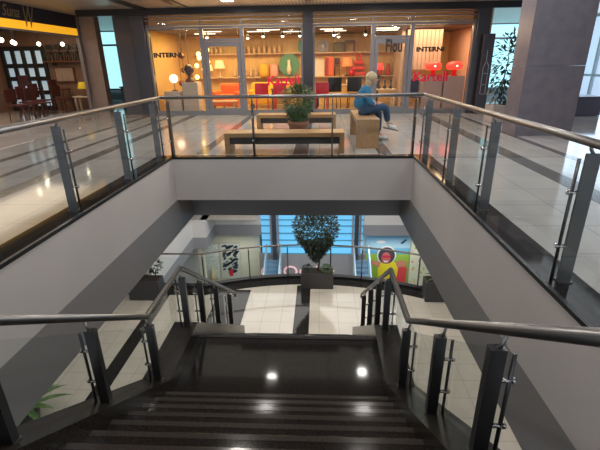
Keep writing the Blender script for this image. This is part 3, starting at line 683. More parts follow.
# ---------------------------------------------------------------- left store along the side
SXp = -7.7
FRL = mat('mauve_grey_frame', (.30, .27, .28), .4, .2)
s_ = sroot('window_6', 'side store front with dark fascia'); f = MB()
f.box((SXp-.05, 14.02, 0), (SXp+.05, 14.16, 3.0)); f.box((SXp-.05, 4, 2.93), (SXp+.05, 14.02, 3.0)); f.box((SXp-.05, 4, 0), (SXp+.05, 14.02, .12)); f.box((SXp-.03, 4, 2.32), (SXp+.03, 14.02, 2.36))
f.build('window_frame', FRL, s_); B((SXp-.006, 4, .12), (SXp+.006, 14.02, 2.32)).build('glass', GL_S, s_)
B((SXp-.03, 4, 2.56), (SXp+.04, 14.02, 2.93)).build('sign_panel', mat('navy_sign', (.028, .026, .04), .4), s_)
B((SXp-.025, 4, 2.36), (SXp+.03, 14.02, 2.56)).build('light_strip', mat('orange_light_strip', (1, .55, .05), .5, emit=(1, .46, .015), es=.75), s_)
SIDE = Euler((PI/2, 0, PI/2))
GOLD = mat('gold_letters', (.45, .34, .22), .35, .6)
text('sign_lettering', 'Suna', .62, .26, (SXp+.06, 10.75, 2.62), SIDE, GOLD, s_, .006, shear=.4)
text('sign_lettering', 'W', .42, .52, (SXp+.06, 11.55, 2.42), SIDE, GOLD, s_, .006, shear=.4)
DKW = wood('store_brown_wall', (.16, .085, .05), (.24, .13, .08), 'Z', .5)
struct('wall_left', B((-11.2, 4, 0), (-11.0, 15.0, 3.0)), DKW); struct('wall_back', B((-11.0, 14.9, 0), (-7.70, 15.0, 3.0)), DKW)
struct('ceiling', B((-11.0, 4, 2.62), (-7.75, 14.9, 2.68)), mat('store_ceiling', (.05, .04, .038), .5))
wg_ = sroot('window_reflection', 'lit grid added as the reflection of windows in the side store glass'); REFL_PANE = mat('reflected_pane', (.5, .65, .75), .3, emit=(.42, .58, .70), es=.5)  # glowing grid added inside to imitate windows reflected in the store glass
fr = MB()
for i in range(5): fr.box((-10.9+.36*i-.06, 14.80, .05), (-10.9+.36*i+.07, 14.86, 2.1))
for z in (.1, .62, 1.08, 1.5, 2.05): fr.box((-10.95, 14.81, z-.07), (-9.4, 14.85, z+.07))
fr.build('window_frame', BLACK, wg_); B((-10.9, 14.86, .1), (-9.42, 14.88, 2.05)).build('pane', REFL_PANE, wg_)
area((-9.2, 11, 2.55), 2, 95, (1, .74, .52), sizey=6)
pn = thing('pendant_lamp', 'small pendant bulb in the side store, second from the left', 'pendant lamp', (-9, 12.8, 2.62), group='pendant bulbs in the side store')
MB().tube([(0, 0, 0), (0, 0, -.42)], .008, 6).build('cord', BLACK, pn); MB().ball((0, 0, -.48), .06, 10).build('bulb', LAMPW, pn)
for x, y in ((-9, 14.0), (-8.4, 14.3), (-9.3, 13.3), (-8.6, 11.8)): dup(pn, (x, y, 2.62), None, {-9: 'small pendant bulb in the side store over the reflection grid', -8.4: 'small pendant bulb in the side store over the black stools', -9.3: 'leftmost pendant bulb in the side store', -8.6: 'pendant bulb nearest the orange light strip in the side store'}[x])
WINE = mat('wine_lacquer', (.09, .02, .018), .35)
for i, (x, y, h, bk) in enumerate(((-9.1, 13.1, .45, .45), (-9.15, 13.75, .45, .5), (-8.5, 13.9, .48, .4), (-9.7, 14.2, .8, .4), (-8.9, 14.45, .75, .3), (-8.5, 12.6, .45, .42), (-8.6, 11.9, .45, .42))):
    c = stool(x, y, .004, .48, h, WINE, 'wine coloured chair in the side store, '+['by the reflection grid', 'in the second row left', 'in front of the pale table', 'tall one before the reflection grid', 'tall one below the beige picture', 'nearest to the glass', 'closest to the viewer'][i], 'wine chairs in the side store', 'chair', bk, 'chair'); c.rotation_euler[2] = PI/2
table(-8.15, 14.55, .62, .4, .5, CREAM, 'pale table at the far end of the side store')
table_lamp(-8.1, 14.55, .51, .2, .45, mat('yellow_shade', (.75, .55, .03), .5, emit=(.8, .5, .02), es=.3), BROWN, 'yellow lamp on the pale table in the side store')
t_ = thing('wall_shelf', 'wooden wall shelf high on the end wall of the side store', 'shelf', (-8.7, 14.76, 1.62)); B((-.68, -.16, -.02), (.9, .13, .02)).build('board', BROWN, t_); B((-.4, -.1, -.12), (-.38, .1, -.02)).build('bracket', BLACK, t_)
for x in (-9.2, -8.9, -8.6, -8.3, -8.0):
    stool(x, 14.72, 1.642, .18, .3, BLACK, {-9.2: 'leftmost', -8.9: 'second', -8.6: 'middle', -8.3: 'fourth', -8.0: 'rightmost'}[x]+' black stool displayed on the wooden wall shelf', 'black stools on the wooden wall shelf', 'stool', .22, 'stool')
t_ = thing('picture', 'beige picture hanging on the end wall of the side store', 'picture', (-8.8, 14.86, .95)); B((-.4, -.03, 0), (.3, .02, .5)).build('frame', BROWN, t_); B((-.36, -.04, .04), (.26, -.03, .46)).build('canvas', mat('beige_canvas', (.34, .25, .19), .6), t_)

# big columns
mb = MB(); mb.box((-7.64, 14.18, 0), (-7.16, 14.5, 3.0)); mb.box((-7.65, 14.17, 1.2), (-7.15, 14.51, 1.205)); struct('trim_%d' % k, mb, COLB, 'brown clad column at the corner of the side store'); k += 1
mb = MB(); mb.box((3.92, 8.6, 0), (5.03, 9.2, 1.31)); mb.box((3.92, 8.6, 1.316), (5.03, 9.2, 3.0)); struct('trim_%d' % k, mb, COLR, 'broad violet-grey clad column right of the stairwell'); k += 1
# wall panel and counter beyond, windows at the ends of the hall
mb = MB(); mb.box((-6.15, 13.3, 0), (-5.41, 13.4, 3.0)); struct('trim_%d' % k, mb, mat('grey_glazed_panel', (.13, .125, .135), .15), 'grey glazed panel beside the shop front'); k += 1
DAY = mat('daylight_window', (.5, .8, .85), .3, emit=(.40, .80, .86), es=1.25)
def daywin(name, x0, x1, z0, z1, y=19.95):
    rt_ = sroot(name); B((x0, y-.02, z0), (x1, y, z1)).build('pane', DAY, rt_)
    f = MB()
    for x in (x0, x1): f.box((x-.04, y-.09, z0), (x+.04, y-.02, z1))
    for z in (z0, 2.35, z1-.02): f.box((x0, y-.085, z-.04), (x1, y-.025, z+.04))
    f.build('window_frame', ALU, rt_)
daywin('window_8', -11.4, -8.2, .45, 2.95); daywin('window_9', 6.2, 9.3, .3, 2.95)
rt_ = sroot('window_10', 'tall bright side windows of the hall'); DAY2 = mat('daylight_side_window', (.6, .7, .85), .3, emit=(.46, .60, .80), es=.85)
B((9.97, 10, .15), (9.99, 19.5, 2.9)).build('pane', DAY2, rt_); f = MB()
for y in (10, 13.2, 16.4, 19.5): f.box((9.88, y-.05, .0), (9.97, y+.05, 3.0))
for z in (.15, .9, 2.9): f.box((9.9, 10, z-.04), (9.965, 19.5, z+.04))
f.build('window_frame', mat('white_frame', (.6, .7, .75), .4), rt_)
area((9.7, 14, 1.6), 2.4, 120, (.62, .80, 1), rot=(0, PI/2, 0), sizey=8)
t_ = thing('counter', 'dark blue counter with items on it beyond the brown column', 'counter', (-6.55, 14.9, .004)); B((-.3, -.3, 0), (.75, .4, .75), .01).build('body', mat('dark_blue_counter', (.035, .045, .065), .4), t_); B((-.33, -.33, .75), (.78, .43, .79)).build('worktop', BLACK, t_)
for i, x in enumerate((-6.65, -6.48, -6.3, -6.12)): vase(x, .797, [(.05, 0), (.06, .05), (.055, .25+.08*(i % 2)), (.02, .34+.08*(i % 2))], mat('dark_bottle', (.03, .04, .06), .2), 'bottle', ['leftmost', 'second', 'third', 'rightmost'][i]+' dark bottle standing on the dark blue counter', 'bottle', 'bottles on the dark blue counter', y=14.75)
t_ = thing('advertising_board', 'tall dark board with a pale line drawing beside the right pillar', 'board', (4.56, 12.60, 0.004)); B((-.07, -.05, 0), (.22, .05, 2.12), .006).build('panel', mat('dark_board', (.06, .055, .07), .4), t_)
mb = MB()
for a, b in (((.0, .55), (.0, 1.25)), ((.0, 1.25), (.06, 1.4)), ((.06, 1.4), (.06, 1.7)), ((.0, .55), (.14, .55)), ((.14, .55), (.14, 1.3)), ((.14, 1.3), (.09, 1.4)), ((.03, .8), (.12, .8)), ((.03, 1.1), (.12, 1.1))): mb.bar((a[0], -.056, a[1]), (b[0], -.056, b[1]), .012, .01, (0, 1, 0))
mb.build('line_drawing', mat('pale_line', (.45, .48, .52), .5), t_)
t_ = thing('bench_box', 'dark low box bench near the bright windows behind the broad column', 'box', (7.2, 12.2, .004)); t_.name = 'storage_box'; B((-.55, -.4, 0), (.35, .4, .46), .01).build('body', mat('violet_dark_box', (.09, .08, .11), .4), t_); B((-.57, -.42, .46), (.37, .42, .5)).build('lid', mat('violet_dark_box', (0, 0, 0)), t_)

# ---------------------------------------------------------------- downlights of the upper ceiling
HOT = mat('downlight_glow', (1, .95, .88), .5, emit=(1, .93, .84), es=14)
dl = thing('downlight', 'square white downlight in the ceiling above the left shop door', 'ceiling light', (-2.3, 11.4, 2.93), group='square downlights in the perforated ceiling')
B((-.16, -.16, -.02), (.16, .16, 0)).build('frame', WHITE, dl); B((-.13, -.13, -.028), (.13, .13, -.02)).build('diffuser', HOT, dl)
area((0, 0, -.035), .2, 16, (1, .95, .91), parent=dl)
for x, y in ((-1.1, 11.1), (1.6, 11.2), (1.2, 9.3), (-1.3, 9.0), (3.2, 9.5), (-5.9, 9), (-5.9, 6), (-1.2, 7.2), (1.0, 7.2), (-1.3, 4.9), (.7, 4.9), (3.2, 6), (-1.6, 2.4), (.9, 1.6), (3.2, 3)): dup(dl, (x, y, 2.93), None, 'square white ceiling downlight '+('in front of the shop beam, ' if y > 10.5 else 'over the left walkway, ' if x < -3 else 'over the right walkway, ' if x > 3 else 'over the stairwell, ')+('far left one' if (x, y) == (-1.1, 11.1) else 'far right one' if y > 10.5 else ('farthest beyond the far balustrade' if y > 8.5 else 'farther' if y > 7 else 'middle' if y > 4 else 'nearer')+(' left' if x < 0 else ' right')+' one'))
dl2 = thing('downlight', 'square downlight of the lower hall ceiling, front row left', 'ceiling light', (-1.6, 8.4, gz), group='square downlights of the lower hall')
B((-.14, -.14, -.02), (.14, .14, 0)).build('frame', WHITE, dl2); B((-.11, -.11, -.028), (.11, .11, -.02)).build('diffuser', HOT, dl2)
area((0, 0, -.035), .2, 11, (1, .94, .86), parent=dl2)
for x, y in ((-.9, 9.6), (.4, 9.6), (1.1, 8.4), (1.9, 9.6), (-2.3, 9.6), (-.25, 8.4)): dup(dl2, (x, y, gz), None, 'square downlight of the lower hall ceiling, '+{-.9: 'back row, second', .4: 'back row, middle', 1.1: 'front row right', 1.9: 'back row rightmost', -2.3: 'back row leftmost', -.25: 'front row middle'}[x])

# ---------------------------------------------------------------- benches, plants, person
OAK = wood('oak_bench', (.36, .19, .08), (.48, .28, .13), 'X'); OAKY = wood('oak_bench_end', (.38, .21, .095), (.48, .28, .14), 'Y')
def bench(x0, x1, y0, y1, h, label, along='X', apron=True):
    t = thing('wooden_bench', label, 'bench', ((x0+x1)/2, (y0+y1)/2, .004))
    cx, cy = (x0+x1)/2, (y0+y1)/2; a, b, c, d = x0-cx, x1-cx, y0-cy, y1-cy; th = .07
    m = OAK if along == 'X' else OAKY
    B((a, c, h-th), (b, d, h), .006).build('seat', m, t)
    if along == 'X':
        B((a, c, 0), (a+.08, d, h-th)).build('leg', m, t); B((b-.08, c, 0), (b, d, h-th)).build('leg', m, t)
        if apron: B((a+.08, c+.05, h-th-.12), (b-.08, c+.09, h-th)).build('apron', mat('dark_bench_rail', (.055, .045, .04), .5), t)
    else:
        B((a, c, 0), (b, c+.08, h-th)).build('leg', m, t); B((a, d-.08, 0), (b, d, h-th)).build('leg', m, t)
        B((a+.04, c+.08, h-th-.12), (a+.08, d-.08, h-th)).build('apron', mat('dark_bench_rail', (0, 0, 0)), t)
bench(-1.60, .41, 6.9, 7.35, .345, 'long wooden bench right behind the far balustrade')
bench(-1.42, .36, 9.45, 9.9, .36, 'wooden bench behind the terracotta plant pot')
bench(.64, 1.04, 7.35, 8.95, .50, 'wooden bench seen end-on with a person sitting on it', 'Y')

def leafball(center, rad, n, size, seed, squash=1.0, droop=.3, long=2.2, shape=None):
    rnd = random.Random(seed); mb = MB(); bm = mb.bm
    for _ in range(n):
        while True:
            p = Vector((rnd.uniform(-1, 1), rnd.uniform(-1, 1), rnd.uniform(-1, 1)))
            if .25 < p.length < 1 and rnd.random() < p.length+.15: break
        d = (p.normalized()+Vector((rnd.uniform(-.6, .6), rnd.uniform(-.6, .6), rnd.uniform(-.6, .3)-droop*.5))).normalized()
        sc_ = shape(p) if shape else 1
        c = Vector(center)+Vector((p.x*rad*sc_, p.y*rad*sc_, p.z*rad*squash))
        s = size*rnd.uniform(.6, 1.25); side = d.cross(Vector((rnd.uniform(-.3, .3), rnd.uniform(-.3, .3), 1))).normalized()*s*.5
        nn = side.cross(d).normalized(); L_ = s*long
        v = [bm.verts.new(q) for q in (c, c+d*L_*.45+side-nn*s*.1, c+d*L_, c+d*L_*.45-side-nn*s*.1, c+d*L_*.5)]
        bm.faces.new((v[0], v[1], v[4])); bm.faces.new((v[1], v[2], v[4])); bm.faces.new((v[2], v[3], v[4])); bm.faces.new((v[3], v[0], v[4]))
    return mb
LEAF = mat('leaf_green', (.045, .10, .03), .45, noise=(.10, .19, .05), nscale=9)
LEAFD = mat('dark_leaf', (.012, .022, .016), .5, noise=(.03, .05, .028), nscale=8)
BARK = mat('bark', (.09, .06, .04), .8)
TERRA = mat('terracotta', (.30, .13, .08), .6)
t_ = thing('potted_plant', 'bushy green plant in a terracotta pot between the wooden benches', 'plant', (-.44, 8.55, .004))
MB().lathe((0, 0, 0), [(.16, 0), (.195, .26), (.215, .27), (.215, .34), (.185, .34), (.18, .30)], 24).build('pot', TERRA, t_)
MB().lathe((0, 0, .28), [(.178, 0), (.17, .03)], 18).build('soil', mat('soil', (.03, .02, .015), .9), t_)
leafball((0, 0, .65), .33, 1500, .035, 3, 1.15, .5, 3.2, lambda p: .62+.42*max(-1, min(1, (p.z+.5)))).build('foliage', LEAF, t_)
mb = MB()
for j in range(7): a = j*.9; mb.tube([(.04*math.cos(a), .04*math.sin(a), .28), (.16*math.cos(a), .16*math.sin(a), .6)], .008, 5)
mb.build('stem', BARK, t_)
t_ = thing('potted_tree', 'slim leafy tree in a pale planter beside the broad column', 'plant', (4.45, 10.75, .004))
B((-.27, -.27, 0), (.27, .27, .42), .015).build('planter', mat('pale_planter', (.42, .36, .34), .5), t_)
MB().tube([(0, 0, .3), (-.03, 0, .9), (.02, 0, 1.4), (-.02, 0, 1.95)], [.025, .02, .015, .008], 8).build('stem', BARK, t_)
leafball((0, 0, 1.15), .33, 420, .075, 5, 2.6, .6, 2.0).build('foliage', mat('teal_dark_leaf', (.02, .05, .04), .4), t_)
# lower planters
PLNT = mat('charcoal_planter', (.045, .043, .045), .45)
def planter(x0, x1, y, h, label, name='planter_tree', d=.42):
    t = thing(name, label, 'plant', ((x0+x1)/2, y, LZ+.004)); w_ = (x1-x0)/2
    mb = MB(); mb.box((-w_, -d/2, 0), (w_, d/2, h), .01); mb.build('planter', PLNT, t)
    B((-w_+.04, -d/2+.04, h), (w_-.04, d/2-.04, h+.012)).build('soil', mat('soil', (0, 0, 0)), t)
    return t
t_ = planter(-.54, .41, 10.9, .50, 'leafy ficus tree in a long charcoal planter at the middle of the bowed railing')
MB().tube([(.02, 0, .5), (.07, 0, .8), (.03, 0, 1.1), (0, 0, 1.7)], [.035, .03, .028, .015], 8).build('trunk', BARK, t_)
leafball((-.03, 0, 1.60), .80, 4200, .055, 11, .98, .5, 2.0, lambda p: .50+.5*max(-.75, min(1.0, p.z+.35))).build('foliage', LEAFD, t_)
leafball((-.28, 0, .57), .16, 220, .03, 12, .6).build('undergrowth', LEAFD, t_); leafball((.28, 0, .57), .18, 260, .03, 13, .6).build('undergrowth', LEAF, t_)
t_ = planter(-5.4, -4.5, 10.15, .60, 'charcoal planter with a thin young plant at the left end of the lower floor'); t_.name = 'planter_box'
MB().tube([(.32, 0, .6), (.34, 0, .85)], .015, 6).build('stem', BARK, t_); leafball((.33, 0, 1.0), .16, 120, .05, 21, 1.2).build('foliage', LEAFD, t_)
leafball((-.05, 0, .68), .1, 60, .04, 22, .8).build('undergrowth', LEAFD, t_)
t_ = planter(2.93, 3.75, 10.25, .60, 'charcoal planter with a sprawling green plant right of the stairs'); t_.name = 'planter_box'
def frond_plant(t, base, n, ln, m, seed, name='foliage', up_=.7, w_=.05):
    rnd = random.Random(seed); mb = MB(); bm = mb.bm
    for i in range(n):
        a = 2*PI*i/n+rnd.uniform(-.3, .3); e = rnd.uniform(up_*.6, up_*1.3); l_ = ln*rnd.uniform(.7, 1.15)
        prev = None; side = Vector((-math.sin(a), math.cos(a), 0)); K = 6
        for j in range(K+1):
            f_ = j/K; rr_ = l_*f_*math.cos(e); z = l_*(f_*math.sin(e)-.45*f_*f_)
            ww = w_*math.sin(PI*min(1, .12+.88*f_))**.8 if j < K else .002
            c = Vector(base)+Vector((rr_*math.cos(a), rr_*math.sin(a), z)); cur = [bm.verts.new(c-side*ww+Vector((0, 0, ww*.3))), bm.verts.new(c), bm.verts.new(c+side*ww+Vector((0, 0, ww*.3)))]
            if prev: bm.faces.new((prev[0], prev[1], cur[1], cur[0])); bm.faces.new((prev[1], prev[2], cur[2], cur[1]))
            prev = cur
    return mb.build(name, m, t)
frond_plant(t_, (-.05, 0, .6), 11, .55, LEAF, 4, w_=.035)
t_ = thing('potted_palm', 'green broad-leaved palm on the lower floor at the bottom left', 'plant', (-5.45, 5.62, LZ+.004))
MB().lathe((0, 0, 0), [(.2, 0), (.26, .3), (.27, .33)], 18).build('pot', PLNT, t_); frond_plant(t_, (0, 0, .3), 16, .95, LEAF, 9, w_=.06)

# person sitting on the end-on bench
SKIN = mat('skin', (.55, .33, .24), .5); TEAL = mat('teal_knit', (.02, .14, .28), .85, noise=(.03, .18, .34), nscale=14)
JEANS = mat('blue_denim', (.018, .05, .115), .8, noise=(.03, .075, .16), nscale=40); HAIR = mat('blond_hair', (.42, .33, .19), .6, noise=(.56, .46, .29), nscale=60); SHOE = mat('white_sneaker', (.72, .72, .70), .5)
pz = .504
pe = thing('person', 'person in a teal sweater and blue jeans sitting cross-legged on the end-on bench', 'person', (.78, 8.1, pz))
V = lambda x, y, z: (x-.78, y-8.1, z-pz)
hd = V(.975, 8.1, 1.135)
sk = [V(.79, 8.1, .61), V(.80, 8.1, .78), V(.85, 8.1, .93), V(.905, 8.1, 1.03), V(.935, 8.1, 1.08), V(.955, 8.1, 1.15), V(.955, 8.1, 1.20),
      V(.86, 7.95, .965), V(.90, 7.86, .77), V(1.04, 7.98, .69), V(.86, 8.25, .965), V(.92, 8.34, .77), V(1.07, 8.2, .70),
      V(.82, 8.0, .60), V(1.23, 8.04, .655), V(1.30, 8.16, .34), V(.82, 8.2, .60), V(1.14, 8.26, .545), V(1.14, 8.24, .12), V(1.43, 8.18, .30), V(1.29, 8.24, .05)]
ed = [(0, 1), (1, 2), (2, 3), (3, 4), (4, 5), (5, 6), (2, 7), (7, 8), (8, 9), (2, 10), (10, 11), (11, 12), (0, 13), (13, 14), (14, 15), (0, 16), (16, 17), (17, 18), (15, 19), (18, 20)]
rd = [.12, .11, .10, .045, .045, .085, .075, .055, .042, .028, .055, .042, .028, .085, .06, .04, .085, .06, .04, .03, .03]
body = skinmesh('body', sk, ed, rd, SKIN, pe)
skinmesh('sweater', [V(.765, 8.1, .575), V(.79, 8.1, .78), V(.84, 8.1, .92), V(.90, 8.1, 1.015), V(.855, 7.945, .955), V(.89, 7.85, .765), V(1.0, 7.95, .70), V(.855, 8.255, .955), V(.91, 8.35, .765), V(1.02, 8.22, .71)],
         [(0, 1), (1, 2), (2, 3), (2, 4), (4, 5), (5, 6), (2, 7), (7, 8), (8, 9)], [(.20, .17), .165, .145, .065, .075, .06, .046, .075, .06, .046], TEAL, pe)
skinmesh('jeans', [V(.80, 8.1, .605), V(.84, 8.0, .60), V(1.23, 8.03, .655), V(1.30, 8.15, .36), V(.84, 8.2, .60), V(1.14, 8.26, .545), V(1.14, 8.24, .14)], [(0, 1), (1, 2), (2, 3), (0, 4), (4, 5), (5, 6)], [.11, .095, .076, .058, .095, .076, .06], JEANS, pe)
def hand(name, w_, d, sd):
    w_ = Vector(w_); d = Vector(d).normalized(); u = Vector((0, 0, 1)); s = d.cross(u).normalized(); rn = []
    vs = [w_, w_+d*.05]; es_ = [(0, 1)]; rad = [.024, .028]
    for j, (o_, l_) in enumerate(((-.027, .06), (-.009, .07), (.009, .066), (.027, .052))):
        i = len(vs); b = w_+d*.075+s*o_; vs += [b, b+d*l_*.5-u*.008, b+d*l_*.85-u*.03]; es_ += [(1, i), (i, i+1), (i+1, i+2)]; rad += [.0095, .009, .007]
    i = len(vs); b = w_+d*.03+s*sd*.035; vs += [b, b+d*.035+s*sd*.015-u*.012]; es_ += [(0, i), (i, i+1)]; rad += [.011, .009]
    return skinmesh(name, [tuple(v) for v in vs], es_, rad, SKIN, pe, 1)
hand('hand', V(1.035, 7.975, .695), (.9, .5, .15), -1); hand('hand', V(1.065, 8.2, .705), (.9, -.45, .1), 1)
mb = MB(); mb.ball(V(.965, 8.1, 1.135), .098, 18, (1.0, .8, 1.1)); mb.ball(V(1.063, 8.1, 1.125), .014, 8, (1.1, .8, 1.5))
for s_y in (-1, 1): mb.ball(V(.965, 8.1+s_y*.082, 1.13), .02, 8, (.7, .5, 1.3))
mb.build('head', SKIN, pe)
mb = MB()
for s_y in (-1, 1): mb.ball(V(1.048, 8.1+s_y*.032, 1.148), .02, 10, (.5, 1.1, .8))
mb.tube([V(1.055, 8.07, 1.152), V(1.06, 8.1, 1.153), V(1.055, 8.13, 1.152)], .004, 6); mb.tube([V(1.04, 8.05, 1.152), V(.97, 8.015, 1.15)], .004, 6); mb.tube([V(1.04, 8.15, 1.152), V(.97, 8.185, 1.15)], .004, 6)
mb.build('sunglasses', BLACK, pe)
mb = MB(); mb.ball(V(1.052, 8.1, 1.072), .016, 8, (.5, 1.3, .35)); mb.build('mouth', mat('lips', (.4, .12, .1), .5), pe)
mb = MB(); mb.ball(V(.945, 8.1, 1.165), .112, 18, (.98, .88, .95)); mb.ball(V(.905, 8.1, 1.08), .085, 16, (.8, 1.05, 1.5)); mb.ball(V(.885, 8.1, 1.0), .06, 14, (.7, 1.2, 1.6))
mb.build('hair', HAIR, pe)
for a, b in ((V(1.285, 8.155, .285), (.95, .12, -.22)), (V(1.12, 8.24, .055), (1, 0, -.02))):
    d = Vector(b).normalized(); a = Vector(a); up2 = Vector((0, 0, 1))
    s_o = skinmesh('shoe', [tuple(a-d*.02), tuple(a+d*.07+up2*.01), tuple(a+d*.16-up2*.005), tuple(a+d*.21-up2*.012), tuple(a+up2*.06)], [(0, 1), (1, 2), (2, 3), (0, 4)], [.05, .05, .043, .03, .05], SHOE, pe)
    q = MB(); q.bar(a-d*.05-up2*.046, a+d*.235-up2*.046, .085, .022); q.build('sole', mat('shoe_sole', (.16, .16, .16), .6), s_o)

# ---------------------------------------------------------------- lower level beyond the bowed railing
CY_ = mat('cyan_glazing', (.10, .45, .75), .2, emit=(.17, .50, .80), es=.72)
gw_ = sroot('window_11', 'large blue glazing beyond the bowed railing'); B((-2.74, 17.95, -7.05), (2.04, 18.0, -4.8)).build('pane', CY_, gw_)
f = MB()
for z in (-5.32, -5.62, -6.0, -6.35, -6.7, -7.05): f.box((-2.74, 17.90, z-.02), (2.04, 17.95, z+.02))
f.build('glazing_bar', mat('teal_bar', (.08, .34, .48), .4), gw_)
f = MB()
for x in (-2.1, 1.72): f.box((x-.09, 17.6, -7.4), (x+.09, 17.9, -4.8))
f.build('mullion', mat('dark_mullion', (.05, .05, .06), .3), gw_)
f = MB()
for x in (-2.27, -1.94, 1.55, 1.9): f.box((x-.04, 17.75, -7.05), (x+.04, 17.9, -4.8))
f.build('window_frame', GREYM, gw_)
struct('wall_back', B((-2.9, 17.9, -9.6), (2.2, 18.2, -7.07)), mat('grey_lower_panel', (.27, .26, .28), .4))
sg = thing('sign_lettering', 'pale pink letters on the grey wall below the blue glazing', 'sign', (-1.75, 17.86, -8.3))
text('letters', 'Outlet', 2.5, .62, (-1.75, 17.86, -8.3), FRONT, mat('pink_letters', (.85, .55, .58), .5, emit=(1, .62, .66), es=.35), sg, .02)
sg = thing('sign_lettering', 'single pale pink letter C left of the left escalator', 'sign', (-2.85, 17.86, -8.28))
text('letters', 'C', .38, .5, (-2.85, 17.86, -8.28), FRONT, mat('pink_letters', (0, 0, 0)), sg, .02)
ESC = mat('escalator_blue_glass', (.25, .5, .68), .15, emit=(.16, .38, .52), es=.3); ESH = mat('escalator_rail', (.55, .68, .78), .3)
def escal(x, label):
    t = thing('escalator', label, 'escalator', (x, 14.0, -9.6)); y0, y1, z0, z1 = .2, 3.7, .35, 2.55; w_ = .34
    mb = MB(); mb.hexa([(-w_, y0, 0), (w_, y0, 0), (w_, y0, z0-.1), (-w_, y0, z0-.1)], [(-w_, y1, z1-.9), (w_, y1, z1-.9), (w_, y1, z1-.25), (-w_, y1, z1-.25)]); mb.build('truss', GREYM, t)
    for i in range(16): f_ = i/16; B((-w_+.06, y0+(y1-y0)*f_, z0-.22+(z1-z0)*f_), (w_-.06, y0+(y1-y0)*(f_+1/16), z0-.05+(z1-z0)*f_)).build('step', mat('blue_grey_step', (.22, .34, .45), .3), t)
    for s_ in (-1, 1):
        mb = MB(); x_ = s_*w_; n_ = .012
        mb.hexa([(x_-n_, y0, z0-.1), (x_+n_, y0, z0-.1), (x_+n_, y0, z0+.75), (x_-n_, y0, z0+.75)], [(x_-n_, y1, z1-.3), (x_+n_, y1, z1-.3), (x_+n_, y1, z1+.55), (x_-n_, y1, z1+.55)]); mb.build('side_panel', ESC, t)
        MB().tube([(x_, y0-.1, z0+.5), (x_, y0, z0+.78), (x_, y1, z1+.58)], .035, 8).build('handrail', ESH, t)
escal(-2.15, 'left blue-sided escalator running down below the lower floor'); escal(1.95, 'right blue-sided escalator running down below the lower floor')
# mural
mu_ = thing('wall_mural', 'large colourful wall picture of a curly-haired figure in a yellow shirt', 'picture', (3.35, 18.25, -8.9))
SKY = mat('mural_sky', (.20, .50, .75), .5); nt = SKY.node_tree
tc = nt.nodes.new('ShaderNodeTexCoord'); sx_ = nt.nodes.new('ShaderNodeSeparateXYZ'); rp = nt.nodes.new('ShaderNodeValToRGB')
mr = nt.nodes.new('ShaderNodeMapRange'); mr.inputs[1].default_value = 0; mr.inputs[2].default_value = 2.8
e = rp.color_ramp.elements; e[0].position = 0; e[0].color = (.22, .42, .03, 1); e[1].position = 1; e[1].color = (.14, .42, .66, 1)
q = e.new(.60); q.color = (.30, .50, .06, 1); q = e.new(.625); q.color = (.12, .36, .55, 1); q = e.new(.72); q.color = (.18, .50, .72, 1); q = e.new(.74); q.color = (.42, .66, .78, 1)
nt.links.new(tc.outputs['Object'], sx_.inputs[0]); nt.links.new(sx_.outputs['Z'], mr.inputs[0]); nt.links.new(mr.outputs[0], rp.inputs[0]); nt.links.new(rp.outputs[0], nt.nodes['Principled BSDF'].inputs['Base Color'])
B((-1.12, -.03, 0), (1.0, .03, 2.78)).build('panel', SKY, mu_)
def flat(pts, y, m, name): MB().prism([(p[0], y, p[1]) for p in pts], .008, (0, 1, 0)).build(name, m, mu_)
def oval(cx, cz, a, b, n=24): return [(cx+a*math.cos(2*PI*j/n), cz+b*math.sin(2*PI*j/n)) for j in range(n)]
flat(oval(-.1, 1.65, .46, .50), -.045, WHITE, 'hair_outline'); flat(oval(-.1, 1.64, .40, .44), -.055, mat('mural_hair', (.05, .04, .06), .6), 'hair')
flat(oval(-.12, 1.52, .22, .30), -.065, mat('mural_face', (.52, .14, .12), .5), 'face'); flat([(-.32, 1.66), (.1, 1.66), (.09, 1.52), (-.31, 1.52)], -.075, mat('mural_glasses', (.55, .02, .06), .5), 'glasses')
flat([(-.24, 1.37), (0, 1.37), (-.04, 1.30), (-.2, 1.30)], -.075, WHITE, 'smile')
flat([(-.42, 0), (.45, 0), (.5, 1.1), (.3, 1.3), (-.3, 1.28), (-.5, 1.05)], -.05, mat('mural_yellow', (.85, .68, .02), .5), 'shirt')
flat([(-.45, 1.0), (-.35, 1.28), (-.85, 1.42), (-.95, 1.28)], -.06, mat('mural_arm', (.60, .24, .14), .5), 'arm'); flat([(.45, 1.02), (.35, 1.28), (.6, 1.42), (.9, 1.3), (.85, 1.05)], -.06, mat('mural_arm', (0, 0, 0)), 'arm')
flat([(.42, 0), (.9, 0), (.92, 1.0), (.75, 1.22), (.5, 1.0)], -.055, mat('mural_red', (.70, .05, .06), .5), 'bag')
flat([(.5, 2.3), (.75, 2.5), (.82, 2.46), (.62, 2.25)], -.045, mat('mural_dark', (.03, .08, .15), .5), 'bird'); flat(oval(-.4, 2.35, .22, .07), -.045, WHITE, 'cloud')
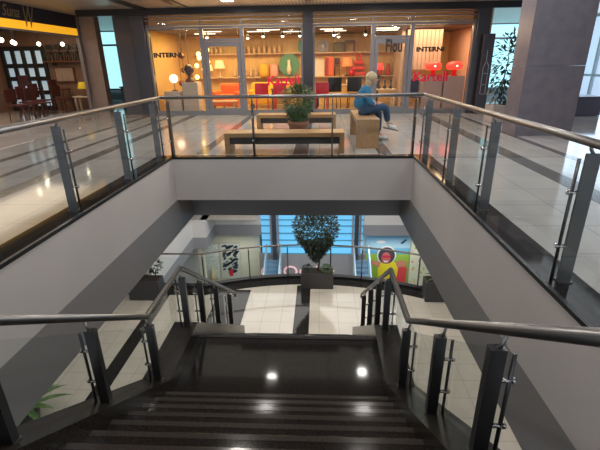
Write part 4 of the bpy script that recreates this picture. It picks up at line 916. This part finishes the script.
fp = thing('flower_panel', 'pale wall panel dotted with small coloured flowers right of the mural', 'picture', (4.9, 18.25, -8.9)); B((-.5, -.03, 0), (.77, .03, 2.78)).build('panel', mat('pale_flower_panel', (.70, .72, .55), .5), fp)
rnd = random.Random(5)
for i, (c, m_) in enumerate((((.8, .3, .3), 'flower_coral'), ((.3, .5, .15), 'flower_leaf'), ((.85, .6, .1), 'flower_gold'))):
    mb = MB()
    for j in range(26):
        x, z, r_ = rnd.uniform(-.42, .7), rnd.uniform(.1, 2.7), rnd.uniform(.03, .07); mb.prism([(x+p*.9, -.036-.002*i, z+q_) for p, q_ in oval(0, 0, r_, r_, 8)], .006, (0, 1, 0))
    mb.build('flowers', mat(m_, c, .5), fp)
xm = thing('christmas_display', 'dark and white festive poster with a red box on the cream lower wall', 'picture', (-4.45, 18.25, -8.6)); xm.name = 'festive_poster'
B((-.45, -.03, 0), (.55, .03, 1.95)).build('panel', mat('poster_pale', (.55, .58, .52), .5), xm)
mb = MB(); rnd = random.Random(8)
for j in range(80):
    x, z, a, b = rnd.uniform(-.3, .42), rnd.uniform(.3, 1.85), rnd.uniform(.04, .15), rnd.uniform(.02, .08); mb.prism([(x+p, -.038, z+q_+p*.4) for p, q_ in oval(0, 0, a, b, 8)], .006, (0, 1, 0))
mb.build('branches', mat('poster_dark', (.05, .08, .11), .5), xm)
flat2 = MB().prism([(-.05, -.045, .15), (.13, -.045, .15), (.13, -.045, .5), (-.05, -.045, .5)], .01, (0, 1, 0)).build('red_box', RED, xm)
xs2 = thing('shop_window_display', 'pale glittering shop window left of the festive poster', 'window display', (-5.2, 18.25, -8.6)); B((-.45, -.03, 0), (.2, .03, 1.9)).build('panel', mat('icy_display', (.50, .60, .56), .3, noise=(.75, .8, .75), nscale=14), xs2)
MB().lathe((-.1, -.2, 0), [(.2, 0), (.12, .3), (.05, .6), (0, .7)], 12).build('cone_tree', mat('pale_gold_tree', (.6, .5, .3), .5), xs2)
area((-3.9, 17.2, -6.3), 1.5, 16, (1, .98, .88), sizey=.6); area((3.4, 17.2, -6.3), 2.5, 30, (1, .98, .95), sizey=.6); area((0, 15.5, -6.0), 3, 60, (1, .96, .92), sizey=1.5)
